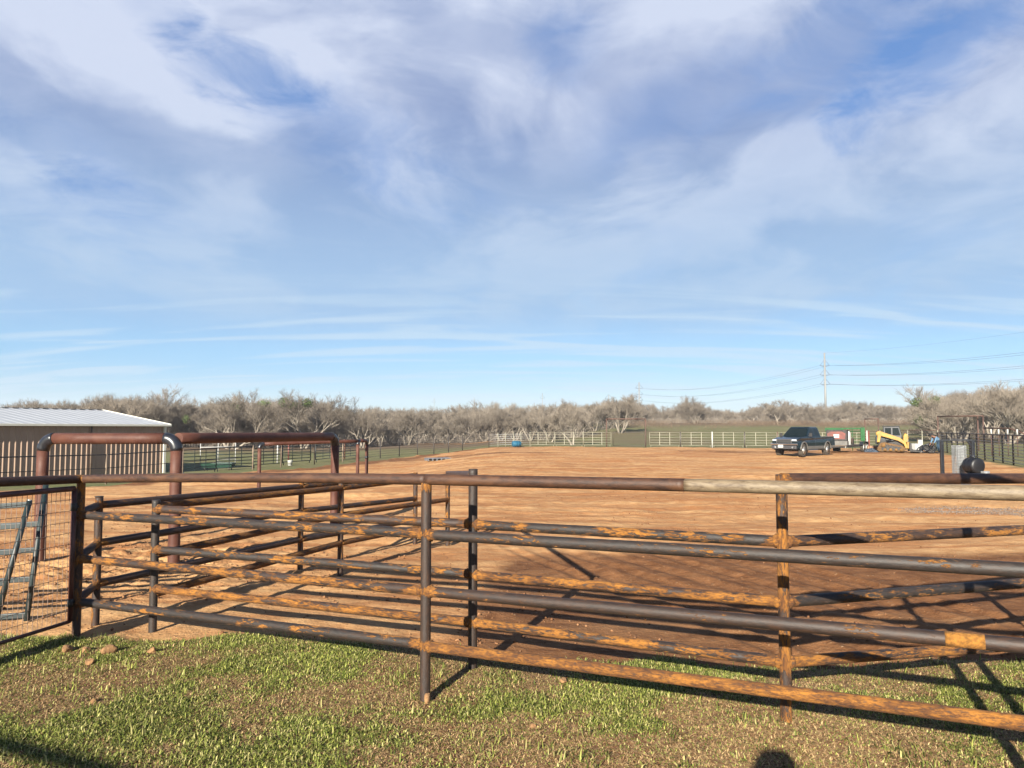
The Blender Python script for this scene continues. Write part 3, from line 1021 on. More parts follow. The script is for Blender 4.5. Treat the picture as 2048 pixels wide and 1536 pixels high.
for k in range(3):
    A = Vector((B1.x, B1.y, zB1[k])); B = Vector((B2.x, B2.y, zB2l[k]))
    rail(fb, shift(A, B, .01), shift(B, A, .01), rust=stBL[k][0], brown=stBL[k][1]); weld(fb, A, B - A); weld(fb, B, A - B)
    A = Vector((B2.x, B2.y, zB2r[k])); B = Vector((B3.x, B3.y, zB3[k]))
    rail(fb, shift(A, B, .01), shift(B, A, .01), rust=stBR[k][0], brown=stBR[k][1]); weld(fb, A, B - A); weld(fb, B, A - B)
    A = Vector((B3.x, B3.y, zB3[k])); z2_ = zB3[k] + (zC1[k] - zB3[k]) / 0.78 if k < 3 else 0
    B = Vector((C1.x, C1.y, z2_))
    rail(fb, shift(A, B, .01), B, rust=stC[k][0], brown=stC[k][1]); weld(fb, A, B - A)
    rail(fb, B, (C2.x, C2.y, z2_), rust=stC[k][0], brown=stC[k][1])
e = B3.lerp(C1, 0.78); zct = zat(2048, 957, e.x, e.y); zc0 = zat(1570, 958, B3.x, B3.y); zce = zc0 + (zct - zc0) / .78
rail(fb, (B3.x, B3.y, zc0), (C1.x, C1.y, zce), 0.0385, 0.12, 0.95, name='cap_rail')
rail(fb, (C1.x, C1.y, zce), (C2.x, C2.y, zce), 0.0385, 0.12, 0.95, name='cap_rail')
post(fb, C1, zce - .02, [], rust=.3, brown=.4); post(fb, C2, zce - .02, [], rust=.3, brown=.4)

# ---- two parallel runs of the alley going back to the right
D1 = gpt(190, 1257); D2 = gpt(600, 1141); D3 = gpt(830, 1087)
E2 = gpt(680, 1149); E3 = gpt(895, 1091)
fd_ = thing('pipe_fence', D1, 'left hand run of the narrow pipe alley, dark rails starting at the gate post', 'fence', 'alley fences leading away across the dirt')
fe_ = thing('pipe_fence', B1, 'right hand run of the narrow pipe alley, more orange, with the sloping rail', 'fence', 'alley fences leading away across the dirt')
hz = (1.15, 0.79, 0.42)
zD1 = [pt(D1, 195, y).z for y in (1010, 1086, 1168)]
zD2 = [pt(D2, 600, y).z for y in (973, 1022, 1079)]
zD3 = [pt(D3, 830, y).z for y in (950, 997, 1041)]
for p, zs, zt_ in ((D1, zD1, pt(D1, 195, 994).z), (D2, zD2, 1.2), (D3, zD3, pt(D3, 830, 945).z)):
    post(fd_, p, zt_, zs, rust=0.42, brown=0.5)
for k in range(3):
    a_1 = Vector((P1.x, P1.y, z1s[k] - .01 + (.03 if k == 0 else .02))); a1 = Vector((D1.x, D1.y, zD1[k])); a2 = Vector((D2.x, D2.y, zD2[k])); a3 = Vector((D3.x, D3.y, zD3[k]))
    rail(fd_, a_1, a1, rust=.25, brown=.4, w0=0); rail(fd_, a1, a2, rust=.25, brown=.5); rail(fd_, a2, a3, rust=.35, brown=.4)
m = MB(); m.tube([(D1.x, D1.y, zD1[0] + .085), (D1.x, D1.y, pt(D1, 195, 994).z + .004)], PR * 1.12, 18); m.build('post_cap', M_PIPE, fd_, world=True, rust=.1)
zE1 = [z - .05 for z in zB1]; zE1[0] = pt(B1, 310, 1012).z
zE2 = [pt(E2, 680, y).z for y in (976, 1030, 1086)]
zE3 = [pt(E3, 895, y).z for y in (951, 999, 1043)]
for p, zs, zt_ in ((E2, zE2, 1.2), (E3, zE3, 1.2)):
    post(fe_, p, zt_, zs, rust=0.42, brown=0.4)
for k in range(3):
    a1 = Vector((B1.x, B1.y, zE1[k])); a2 = Vector((E2.x, E2.y, zE2[k])); a3 = Vector((E3.x, E3.y, zE3[k]))
    rail(fe_, a1, a2, rust=.66, brown=.6, w0=0); rail(fe_, a2, a3, rust=.62, brown=.5)
rail(fe_, (E3.x, E3.y, 1.17), (B2.x, B2.y, tB2 - .05), rust=.2, brown=.9, name='sloping_rail')

# ---- wire gate at the left, hung on P1
gd = Vector((P0.x - P1.x, P0.y - P1.y, 0)).normalized()
g0 = Vector((P1.x, P1.y, 0)) + gd * 0.075; g1 = Vector((P1.x, P1.y, 0)) + gd * 2.2
gt0 = zat(145, 977, g0.x, g0.y); gb0 = zat(145, 1243, g0.x, g0.y)
gt1, gb1 = gt0 + 0.01, gb0 - 0.02
gate = thing('wire_gate', (g0.x, g0.y, gb0), 'dark red framed wire mesh gate hinged on the left fence post', 'gate')
m = MB()
def GP(s_, h):
    p = g0.lerp(g1, s_); return Vector((p.x, p.y, gb0 + (gb1 - gb0) * s_ + h * ((gt0 - gb0) + ((gt1 - gb1) - (gt0 - gb0)) * s_)))
m.tube([GP(0, 0), GP(0, 1)], 0.022, 10); m.tube([GP(1, 0), GP(1, 1)], 0.022, 10); m.tube([GP(0, 1), GP(1, 1)], 0.025, 10, .1)
m.tube([GP(0, 0.0), GP(1, 0.0)], 0.016, 10, .1)
m.build('frame', simple('gate_red_oxide', (0.085, 0.028, 0.022), 0.5, 0, .4, 12), gate, world=True)
m = MB()
for i in range(1, 44):
    m.tube([GP(i / 44, 0.002), GP(i / 44, 0.985)], 0.0024, 4, caps=False)
for i in range(1, 12):
    m.tube([GP(0, i / 12), GP(1, i / 12)], 0.0024, 4, caps=False)
m.build('wire_mesh', M_RWIRE, gate, world=True)
m = MB()
for h in (.86, .14):
    m = MB(); m.tube([GP(0, h) - gd * .075, GP(0, h)], .015, 8); m.tube([GP(0, h) - Vector((0, 0, .035)), GP(0, h) + Vector((0, 0, .035))], .027, 10)
    m.build('hinge', M_DARKM, gate, world=True)


# ---- dark green tube panels leaning behind the gate
def lean_panel(pxs, Yd, label, tl, bl, wid, rails, tube=.026):
    """end post from top pixel tl to bottom pixel bl at distance Yd"""
    a = pix_dir(*tl); b = pix_dir(*bl)
    A = Vector((a.x, a.y, a.z)) * (Yd / a.y) + Vector((0, 0, H)); B = Vector((b.x, b.y, b.z)) * ((Yd - .25) / b.y) + Vector((0, 0, H))
    th = thing('panel_fence', (B.x, B.y, B.z), label, 'livestock panel', 'dark green panels leaning behind the wire gate')
    m = MB(); m.tube([A, B], tube, 12); m.build('end_post', M_GREENP, th, world=True)
    sh = Vector((-wid, -wid * 0.12, -0.02))
    m = MB(); m.tube([A + sh, B + sh], tube, 12); m.build('end_post', M_GREENP, th, world=True)
    for t_ in rails:
        p = A.lerp(B, t_)
        m = MB(); m.beam(p, p + sh + Vector((0, 0, -.05)), .036, .052); m.build('cross_rail', M_GREENP, th, bevel=.006, world=True)
    m = MB(); m.tube([A, A + (A - B).normalized() * .012], tube * .8, 12); m.build('end_cap', M_GALV, th, world=True)


lean_panel(0, 7.7, 'taller leaning dark green tube panel, nearest the gate hinge, white capped', (92, 968), (46, 1290), 1.5, (.255, .42, .60, .82))
lean_panel(0, 7.4, 'shorter leaning dark green tube panel further left behind the wire gate', (59, 1002), (-6, 1232), 1.2, (.03, .22, .45, .72))

# ---- rail behind the photographer that throws the soft shadow at the lower left
fr = thing('pipe_gateway', (-2.0, -2.2, 0), 'tall pipe header frame standing behind the camera', 'pipe frame')
m = MB(); m.tube([(-9, .87, 2.3), (-2.0, -2.2, 2.3)], PR, 12, .5); m.build('header', M_PIPE, fr, world=True, rust=.4, brown=.6)
for x, y in ((-9, .87), (-2, -2.2)):
    m = MB(); m.tube([(x, y, -.2), (x, y, 2.3)], PR, 12, .5); m.build('post', M_PIPE, fr, world=True, rust=.4, brown=.6)


# ---- rocks in the lawn
def rock(px, py, s, label, seed, flat=.7, mat=M_ROCK):
    import bmesh
    p = gpt(px, py)
    bm = bmesh.new(); bmesh.ops.create_icosphere(bm, subdivisions=3, radius=1)
    rg = random.Random(seed)
    planes = [(Vector((rg.gauss(0, 1), rg.gauss(0, 1), rg.gauss(0, .8))).normalized(), rg.uniform(.55, .85)) for _ in range(11)]
    for v in bm.verts:
        for n_, d_ in planes:
            k = v.co.dot(n_)
            if k > d_: v.co -= n_ * (k - d_) * .9
        v.co += Vector((rg.gauss(0, .012),) * 3)
        v.co = Vector((v.co.x * s, v.co.y * s * .8, v.co.z * s * flat))
    me = bpy.data.meshes.new('rock'); bm.to_mesh(me); bm.free()
    o = link('rock', me, mat); o.location = (p.x, p.y, float(gz(p.x, p.y)) + s * flat * .55); o.rotation_euler = (0, 0, rg.uniform(0, 6))
    tag(o, label, 'rock', 'rocks lying in the grass')


rock(855, 1411, .042, 'round tan rock at the foot of the middle fence post', 1, 1.0)
rock(132, 1312, .062, 'reddish rock nearest the gate post, left end of the rock cluster', 2, .6)
rock(172, 1312, .052, 'dull brown rock half hidden in grass, second from the left', 3, .6)
rock(215, 1316, .072, 'largest orange rock in the rock cluster by the left post', 4, .7)
rock(180, 1337, .048, 'yellowish rock lying in front of the rock cluster', 5, .7)
rock(304, 1314, .042, 'small pale yellow rock right of the rock cluster', 6, .8)
rock(188, 1415, .035, 'small brown stone alone in the green grass at lower left', 7, .6)
rock(1128, 1372, .042, 'flat tan stone in the grass right of the middle post', 8, .6)
rock(1066, 1462, .030, 'small stone in the grass low in the middle of the lawn', 9, .6)

# ================================================================== BIG BENT PIPE BARRIERS
def bent(fence, A, B, z, r, elbowA=True, elbowB=True, er=None, mat=M_RED, elmat=M_BLACK, postA=True, postB=True):
    """goalpost of pipe: posts at A and B, crossbar at height z joined with black elbows"""
    er = er or r * 1.9
    A = Vector(A); B = Vector(B)
    zb = B.z + 0
    u = Vector((B.x - A.x, B.y - A.y, 0)).normalized()
    zA = z[0]; zB = z[1]

    def arc(P, dir_, zc):
        return [Vector((P.x, P.y, zc - er)) + Vector((dir_.x * er * (1 - math.cos(t_)), dir_.y * er * (1 - math.cos(t_)), er * math.sin(t_))) for t_ in [math.pi / 2 * i / 8 for i in range(9)]]
    pa, pb = (A.copy(), B.copy())
    if elbowA:
        a = arc(A, u, zA); m = MB(); m.tube(a, r * 1.05, 20); m.build('elbow', elmat, fence, world=True); pa = a[-1]
    else: pa = Vector((A.x, A.y, zA))
    if elbowB:
        b = arc(B, -u, zB); m = MB(); m.tube(b, r * 1.05, 20); m.build('elbow', elmat, fence, world=True); pb = b[-1]
    else: pb = Vector((B.x, B.y, zB))
    m = MB(); m.tube([pa, pb], r, 20, .4); m.build('crossbar', mat, fence, world=True)
    if postA:
        m = MB(); m.tube([(A.x, A.y, A.z - .3), (A.x, A.y, zA - er)], r, 20, .3); m.build('post', mat, fence, world=True)
    if postB:
        m = MB(); m.tube([(B.x, B.y, B.z - .3), (B.x, B.y, zB - er)], r, 20, .3); m.build('post', mat, fence, world=True)


q1 = gpt(78, 1126); q2 = gpt(347, 1131); q3 = gpt(668, 1051)
ba = thing('pipe_barrier', q2, 'thick red-brown bent pipe barrier with black elbows, largest one, beside the alley', 'pipe barrier', 'bent pipe barriers')
bent(ba, q1, q2, (pt(q1, 80, 877).z, pt(q2, 345, 877).z), 0.079, er=.17)
bent(ba, Vector((q2.x, q2.y + .04, q2.z)), q3, (pt(q2, 345, 877).z, pt(q3, 668, 873).z), 0.079, elbowA=False, postA=False, er=.17)
q4 = at(520, 27.2); q5 = at(716, 29.5); q6 = at(734, 30.3)
bb = thing('pipe_barrier', q4, 'slimmer bent pipe barrier further back, with a short black hoop at its right end', 'pipe barrier', 'bent pipe barriers')
bent(bb, q4, q5, (pt(q4, 520, 888).z, pt(q5, 716, 882).z), 0.066, elbowB=False, er=.16, postB=False)
bent(bb, q5, q6, (pt(q5, 716, 882).z,) * 2, 0.066, er=.14, mat=M_RED)
m = MB(); zz_ = pt(q6, 734, 915).z; m.tube([(q6.x, q6.y, zz_ - .05), (q6.x, q6.y, zz_ + .06)], .069, 16); m.build('band', M_BLACK, bb, world=True)

# ================================================================== METAL BUILDING
def building():
    crn = Vector((-22.5, 48.6)); u = Vector((0.474, 0.880)).normalized(); n = Vector((-u.y, u.x))   # n points away from us
    zb = -1.0; ze = 2.13; L = 17.0; W = 14.0; zr = 3.12
    th = thing('metal_shed', (crn.x, crn.y, zb), 'long low brown ribbed metal shed with a white roof at the left', 'shed')
    rot = math.atan2(u.y, u.x)
    th.rotation_euler = (0, 0, rot)
    zz = 0.0; he = ze - zb; hr = zr - zb
    # local: x along the front wall (0 = far right corner, -L = near end), y = into the building
    mat_w = simple('tan_brown_siding', (0.37, 0.25, 0.175), 0.55, 0, .06, 1.5)
    mat_r = simple('white_roof_sheet', (0.50, 0.515, 0.53), 0.45, .15, .05, 1.0)
    mat_t = simple('cream_trim', (0.74, 0.72, 0.62), .5, 0, .05, 2)
    # ribbed wall as one folded sheet
    prof = []
    x = 0.0; pitch_ = 0.305
    k = int(L / pitch_)
    for i in range(k):
        x0 = -i * pitch_
        prof += [(x0, 0), (x0 - .195, 0), (x0 - .21, -.040), (x0 - .235, -.040), (x0 - .285, 0)]
    m = MB()
    vs = [(a, b, 0) for a, b in prof] + [(a, b, he) for a, b in prof]; nn = len(prof)
    m._add(vs, [(i, i + 1, i + 1 + nn, i + nn) for i in range(nn - 1)], smooth=False)
    # gable wall on the far right, back and left walls
    m._add([(0, 0, 0), (0, W, 0), (0, W, he), (0, W / 2, hr), (0, 0, he)], [(0, 1, 2, 3, 4)], smooth=False)
    m._add([(-L, 0, 0), (-L, W, 0), (-L, W, he), (-L, W / 2, hr), (-L, 0, he)], [(4, 3, 2, 1, 0)], smooth=False)
    m._add([(-L, W, 0), (0, W, 0), (0, W, he), (-L, W, he)], [(0, 1, 2, 3)], smooth=False)
    m.build('wall', mat_w, th)
    # roof with standing ribs
    m = MB()
    for sgn in (0, 1):
        pr = []
        for i in range(int((L + .6) / .61) + 1):
            x0 = .3 - i * .61
            pr += [(x0, 0), (x0 - .52, 0), (x0 - .54, .014), (x0 - .59, .014)]
        y0, z0, y1, z1_ = ((-.26, he + .02, W / 2, hr + .06) if sgn == 0 else (W + .35, he + .02, W / 2, hr + .06))
        nn = len(pr)
        vs = [(a, y0, z0 + b) for a, b in pr] + [(a, y1, z1_ + b) for a, b in pr]
        m._add(vs, [(i, i + 1, i + 1 + nn, i + nn) for i in range(nn - 1)], smooth=False)
    m.build('roof', mat_r, th)
    m = MB()
    for i in range(int(L / .61)):
        m.box((.0 - i * .61, W / 2, hr + .075), (.40, .5, .035))
    m.build('ridge_cap', simple('dark_ridge_closure', (.10, .11, .13), .6), th)
    m = MB(); m.box((-L / 2 + .15, -.29, he - .03), (L + .3, .09, .13)); m.build('gutter', mat_t, th, bevel=.01)
    m = MB(); m.box((.015, -.03, he / 2 - .06), (.16, .16, he - .1)); m.build('corner_trim', mat_t, th)
    m = MB(); m.beam((.32, -.26, he - .02), (.32, W / 2, hr + .03), .05, .16); m.beam((.32, W + .35, he - .02), (.32, W / 2, hr + .03), .05, .16); m.build('gable_trim', mat_t, th)
    # rain-water pipe
    m = MB(); m.tube([(-4.9, -.10, 0), (-4.9, -.10, he - .1)], .05, 8); m.build('downpipe', simple('brown_downpipe', (.16, .11, .08), .6), th)


building()

# ================================================================== PERIMETER FENCES
def fence_run(name, pts, h, rails, rr, prad, mat, rmat, label, group=None, toprad=None, step=None, wires=False, postmats=None):
    """posts at every point, rails between them; one thing with each post and each full-length rail as parts"""
    th = thing(name, pts[0], label, 'fence', group)
    P_ = []
    for i in range(len(pts) - 1):
        a, b = Vector(pts[i]), Vector(pts[i + 1])
        k = max(1, round((b - a).length / step)) if step else 1
        for j in range(k):
            q = a.lerp(b, j / k); P_.append(Vector((q.x, q.y, T(q.x, q.y))))
    q = Vector(pts[-1]); P_.append(Vector((q.x, q.y, T(q.x, q.y))))
    for i, p in enumerate(P_):
        m = MB(); m.tube([(p.x, p.y, p.z - .2), (p.x, p.y, p.z + h + (.03 if toprad else .08))], prad, 8)
        mt = mat if not postmats else postmats[i % len(postmats)]
        m.build('post', mt, th, world=True)
    for k, f_ in enumerate(rails):
        m = MB(); m.tube([(p.x, p.y, p.z + h * f_) for p in P_], rr if not (toprad and k == len(rails) - 1) else toprad, 6)
        m.build('wire' if wires else 'rail', rmat if not (toprad and k == len(rails) - 1) else (M_DKPIPE if rmat is not M_BRPIPE else M_BRPIPE), th, world=True)
    return th


fence_run('perimeter_fence', [at(978, 79.5), at(925, 78.3), at(897, 75.4), at(868, 73.0), at(835, 70.7), at(799, 68), at(761, 64.5), at(735, 61)], 1.5, (.12, .25, .38, .51, .64, .77, .9), .011, .045,
          M_DKPIPE, M_DKPIPE, 'wire fence with dark posts along the left back of the yard', wires=True, step=3.4)
fence_run('perimeter_fence', [at(735, 61), at(630, 53), at(563, 49.5), at(507, 47), at(367, 42.5), at(215, 38), at(-3, 33), at(-150, 29)], 1.5, (.55, 1.0), .020, .045,
          M_WOODP, M_DKPIPE, 'two rail pipe fence running in front of the brown metal shed', toprad=.034, step=4.6)
# dark green livestock panels behind that fence
def panel_proto(name, L, h, mat, label, cat, group, nr=6, r=.022, uprights=2, feet=True, loc=(0, 0, 0)):
    th = thing(name, loc, label, cat, group)
    m = MB()
    z0 = .22
    m.tube([(0, 0, z0), (0, 0, h)], r * 1.2, 8); m.build('end_post', mat, th)
    m = MB(); m.tube([(L, 0, z0), (L, 0, h)], r * 1.2, 8); m.build('end_post', mat, th)
    for i in range(nr):
        z = z0 + (h - z0) * i / (nr - 1)
        m = MB(); m.tube([(0, 0, z), (L, 0, z)], r, 6); m.build('rail', mat, th)
    for i in range(uprights):
        m = MB(); m.box((L * (i + 1) / (uprights + 1), -.03, (z0 + h) / 2), (.045, .02, h - z0)); m.build('upright', mat, th)
    if feet:
        for x in (.12, L - .12):
            m = MB(); m.tube([(x, 0, z0), (x, 0, .0)], r, 6); m.build('foot', mat, th)
    return th


def place_panel(proto, a, b, label, L, first=False):
    o = proto if first else copy_tree(proto)
    a = Vector(a); b = Vector(b)
    o.location = a
    d_ = b - a
    o.rotation_euler = (0, 0, math.atan2(d_.y, d_.x))
    s_ = Vector((d_.x, d_.y)).length / L
    o.scale = (s_, 1, 1)
    o['label'] = label
    return o


proto = panel_proto('panel_fence', 3.0, 1.5, M_CREAM, 'x', 'livestock panel', 'cream livestock panels along the back of the yard', 6, .021)
edges = []
pa_ = at(1299, 76.5); pb_ = at(1760, 72.0)
NP = 7
ordn = ['first', 'second', 'third', 'fourth', 'fifth', 'sixth', 'seventh']
for i in range(NP):
    a = pa_.lerp(pb_, i / NP); b = pa_.lerp(pb_, (i + .97) / NP)
    a = Vector((a.x, a.y, T(a.x, a.y))); b = Vector((b.x, b.y, T(b.x, b.y)))
    place_panel(proto, a, b, '%s cream livestock panel to the right of the middle overhead gateway' % ordn[i], 3.0, i == 0)
    # post between
    pm = (M_BRPIPE, M_DKPIPE, M_WHITE, M_DKPIPE)[i % 4]
    if i:
        q = pa_.lerp(pb_, (i - .015) / NP)
        m = MB(q); m.tube([(q.x, q.y, T(q.x, q.y) - .2), (q.x, q.y, T(q.x, q.y) + 1.58)], .055, 10)
        o = m.build('fence_post', pm); o.location = q
        tag(o, '%s post between the %s and %s cream panels' % ('white' if pm is M_WHITE else 'dark', ordn[i - 1], ordn[i]), 'post', 'posts between the cream panels')
pg = [(1222, 77.0, 1167, 77.5), (1166, 77.5, 1110, 78.2), (1109, 78.2, 1060, 79.0)]
gl = ['pale panel directly left of the overhead gate frame, with grey sheets behind its foot', 'brownish panel with the pale leaning tree growing behind it', 'panel furthest left, next to the open wire stretch']
for (x0, y0, x1, y1), lb in zip(pg, gl):
    place_panel(proto, at(x1, y1), at(x0, y0), lb, 3.0)
fence_run('perimeter_fence', [at(978, 79.5), at(996, 79.4), at(1011, 79.3), at(1027, 79.2), at(1042, 79.1), at(1060, 79.0)], 1.45, (.15, .3, .45, .6, .75, .9), .010, .035,
          M_CREAM, M_GALV, 'short wire stretch with cream posts at the back of the yard, left of the panels', wires=True)


def frame_thing(pts, z, label, r=.055, mat=M_BRPIPE, extra=()):
    th = thing('overhead_gateway', pts[0], label, 'gate frame', 'tall overhead pipe frames')
    for p in pts:
        m = MB(); m.tube([(p.x, p.y, p.z - .2), (p.x, p.y, z)], r, 10); m.build('post', mat, th, world=True)
    m = MB(); m.tube([(pts[0].x - .0, pts[0].y, z), (pts[-1].x, pts[-1].y, z)], r, 10); m.build('crossbar', mat, th, world=True)
    return th


f1 = frame_thing([at(1213, 77.2), at(1291, 76.6)], 2.88, 'overhead pipe gate frame in the middle of the back fence')
m = MB(f1.location)
g_a = at(1226, 77.1); g_b = at(1290, 76.6)
sg = thing('mesh_gate', g_a, 'dark mesh gate under the overhead frame in the back fence', 'gate')
m = MB()
m.tube([g_a + Vector((0, 0, .15)), g_a + Vector((0, 0, 1.5)), g_b + Vector((0, 0, 1.5)), g_b + Vector((0, 0, .15)), g_a + Vector((0, 0, .15))], .028, 8)
m.build('frame', M_DKPIPE, sg, world=True)
m = MB()
for i in range(1, 24):
    p = g_a.lerp(g_b, i / 24); m.tube([p + Vector((0, 0, .15)), p + Vector((0, 0, 1.5))], .003, 4, caps=False)
for i in range(1, 10):
    m.tube([g_a + Vector((0, 0, .15 + i * .135)), g_b + Vector((0, 0, .15 + i * .135))], .0035, 4, caps=False)
m.build('wire_mesh', M_DKPIPE, sg, world=True)
frame_thing([at(1730, 73), at(1757, 71.5)], 2.82, 'narrow overhead pipe frame behind the yellow loader', mat=M_BRPIPE)
ft = frame_thing([at(1876, 66), at(1956, 63), at(1967, 62)], 2.95, 'wide overhead pipe frame behind the right hand fence', mat=M_BRPIPE)

# right-hand fence: pipe top, many thin rails, close posts
fence_run('perimeter_fence', [at(1875, 64), at(2048, 37), at(2300, 24)], 1.55, (.08, .19, .30, .41, .52, .63, .74, .85, 1.0), .024, .045, M_DKPIPE, M_PALER,
          'right hand fence of close set posts and thin pale rails', toprad=.036, step=2.35)
fence_run('perimeter_fence', [at(1760, 72.0), at(1815, 69), at(1875, 64)], 1.75, (.25, .4, .55, .7, .85, 1.0), .014, .045, M_CREAM, M_BRPIPE,
          'short corner fence behind the loader and the stooping man', toprad=.035, step=3.0)
wp = thing('white_post_fence', at(1975, 52), 'row of white topped posts under a bent brown pipe behind the right hand fence', 'fence')
for px in (1982, 1997, 2015, 2034):
    p = at(px, 52 - (px - 1982) * .03); m = MB(); m.tube([p, p + Vector((0, 0, 1.50))], .03, 8); o = m.build('post', M_BRPIPE, wp, world=True); m = MB(); m.tube([p + Vector((0, 0, 1.48)), p + Vector((0, 0, 1.85))], .05, 8); t_ = m.build('white_top', M_WHITE, o); t_.location = -wp.location
m = MB(); pz = [zat(1967, 856, 0, 53), zat(2020, 857, 0, 51), zat(2048, 868, 0, 50), zat(2048, 868, 0, 50)]
m.tube([at(1967, 53) * 1 + Vector((0, 0, pz[0])), at(2020, 51) + Vector((0, 0, pz[1])), at(2050, 50) + Vector((0, 0, pz[2])), at(2090, 49) + Vector((0, 0, .1))], .05, 8); m.build('rail', M_BRPIPE, wp, world=True)

# pens at the left: dark green panels, a white frame, a feed trough
protog = panel_proto('panel_fence', 3.0, 1.5, M_GREENP, 'x', 'livestock panel', 'dark green pen panels at the left', 7, .030)
gp_ = [(367, 45, 434, 47.5), (434, 47.5, 507, 50), (507, 50, 566, 53.0), (566, 53, 622, 56.0), (632, 56, 672, 60.0), (672, 60, 714, 65.0)]
gn = ['nearest the metal shed, left of the trough', 'standing over the green trough', 'left of the thin bent pipe barrier post', 'above the white bucket', 'left of the tall blue and white post', 'behind the short black pipe hoop']
for i, (x0, y0, x1, y1) in enumerate(gp_):
    place_panel(protog, at(x0, y0), at(x1, y1), 'dark green pen panel ' + gn[i], 3.0, i == 0)
a, b = at(402, 60), at(472, 61)
th = thing('tube_rack', a, 'white tube frame standing in the grass behind the left pens', 'frame')
m = MB()
for p in (a, a.lerp(b, .5), b):
    m = MB(); m.tube([p, p + Vector((0, 0, 1.75))], .03, 8); m.build('post', M_WHITE, th, world=True)
for z_ in (.35, 1.35, 1.72):
    m = MB(); m.tube([a + Vector((0, 0, z_)), b + Vector((0, 0, z_ + .03))], .028, 8); m.build('rail', M_WHITE, th, world=True)
p = at(438, 49.5)
th = thing('feed_trough', p, 'low dark green feed trough on the grass in the left pen', 'trough')
m = MB(); m.loft([[(-.95, -.26, .20), (.95, -.26, .20), (.95, .26, .20), (-.95, .26, .20)], [(-1.05, -.36, .52), (1.05, -.36, .52), (1.05, .36, .52), (-1.05, .36, .52)]], smooth=False)
m.build('tub', simple('trough_green', (.015, .05, .035), .4), th, bevel=.02)
for x in (-.8, .8):
    for y in (-.22, .22):
        m = MB(); m.tube([(x, y, -.02), (x, y, .25)], .03, 6); m.build('leg', M_DKPIPE, th)
p = gpt(580, 931)
m = MB(); m.lathe((0, 0, 0), [(.13, 0), (.14, .02), (.17, .34), (.18, .36), (.165, .36), (.15, .05)], 16)
o = m.build('bucket', M_WHITE); o.location = p; tag(o, 'small white bucket on the grass in front of the left pens', 'bucket')
p = at(1033, 78.2)
m = MB(); m.lathe((0, 0, .30), [(.05, -.44), (.27, -.44), (.29, -.40), (.30, -.15), (.315, -.13), (.30, -.10), (.30, .10), (.315, .13), (.30, .15), (.29, .40), (.27, .44), (.05, .44)], 20, axis='x')
o = m.build('barrel', M_BLUE); o.location = p; o.rotation_euler = (0, 0, .5); tag(o, 'blue plastic barrel lying against the back fence', 'barrel')
for px, Y_, h_, mt, lb in ((672, 58, 1.75, M_WHITE, 'white post with blue stripes beyond the left pens'), (690, 62, 1.6, simple('orange_brown_post', (.13, .055, .03), .8), 'orange brown post behind the pens right of the striped post'), (578, 58, 1.7, M_REDP, 'reddish post standing behind the white bucket'), (556, 60, 1.75, M_WHITE, 'plain white post behind the thin pipe barrier')):
    p = at(px, Y_); th = thing('marker_post', p, lb, 'post'); m = MB(); m.tube([(0, 0, -.1), (0, 0, h_)], .055, 10); m.build('pole', mt, th)
    if 'stripes' in lb:
        for k in range(5):
            m = MB(); m.tube([(0, 0, .15 + k * .32), (0, 0, .30 + k * .32)], .058, 10); m.build('stripe', simple('stripe_blue', (.02, .06, .25), .5), th)
    else:
        m = MB(); m.lathe((0, 0, h_), [(.057, 0), (.06, .02), (.03, .04)], 10); m.build('cap', mt, th)

# metal slatted pallet lying in the yard
p = gpt(875, 921)
th = thing('metal_pallet', p, 'low grey metal pallet with dark gaps lying on the far left dirt', 'pallet', rz=.35)
m = MB(); m.box((0, 0, .17), (1.75, 1.1, .035)); m.build('deck', M_SHEET, th, bevel=.006)
for i in range(6):
    m = MB(); m.box((-.8 + i * .32, 0, .077), (.07, 1.08, .15)); m.build('foot', M_SHEET, th)
# grey sheet lying at right
p = gpt(1952, 970); m = MB(); m.box((0, 0, .02), (1.0, .5, .02)); o = m.build('metal_sheet', M_SHEET, bevel=.004); o.location = p; tag(o, 'flat grey metal sheet on the dirt in front of the wire roll', 'sheet')

# ================================================================== PICKUP
def wheel(parent, x, y, r=.40, wdt=.26, side=1, rimr=.24, name='wheel', rimmat=None):
    o = bpy.data.objects.new(name, None)
    m = MB()
    prof = [(r * .62, -wdt / 2), (r * .93, -wdt / 2), (r, -wdt / 2 + .04), (r, wdt / 2 - .04), (r * .93, wdt / 2), (r * .62, wdt / 2)]
    m.lathe((x, y, r), prof, 28, axis='y')
    t = m.build('wheel', M_TIRE, parent)
    m = MB(); s_ = side
    m.lathe((x, y, r), [(rimr + .01, s_ * (wdt / 2 + .004)), (rimr, s_ * (wdt / 2 - .01)), (rimr * .9, s_ * (wdt / 2 - .05)), (.09, s_ * (wdt / 2 - .035)), (.08, s_ * (wdt / 2 + .02)), (.001, s_ * (wdt / 2 + .03))], 24, axis='y')
    for k in range(5):
        a = k * 2 * math.pi / 5 + .3
        m.beam((x + .07 * math.cos(a), y + s_ * (wdt / 2 - .02), r + .07 * math.sin(a)), (x + rimr * math.cos(a), y + s_ * (wdt / 2 - .012), r + rimr * math.sin(a)), .03, .055)
    rm = m.build('rim', rimmat or M_ALU, t)
    return t


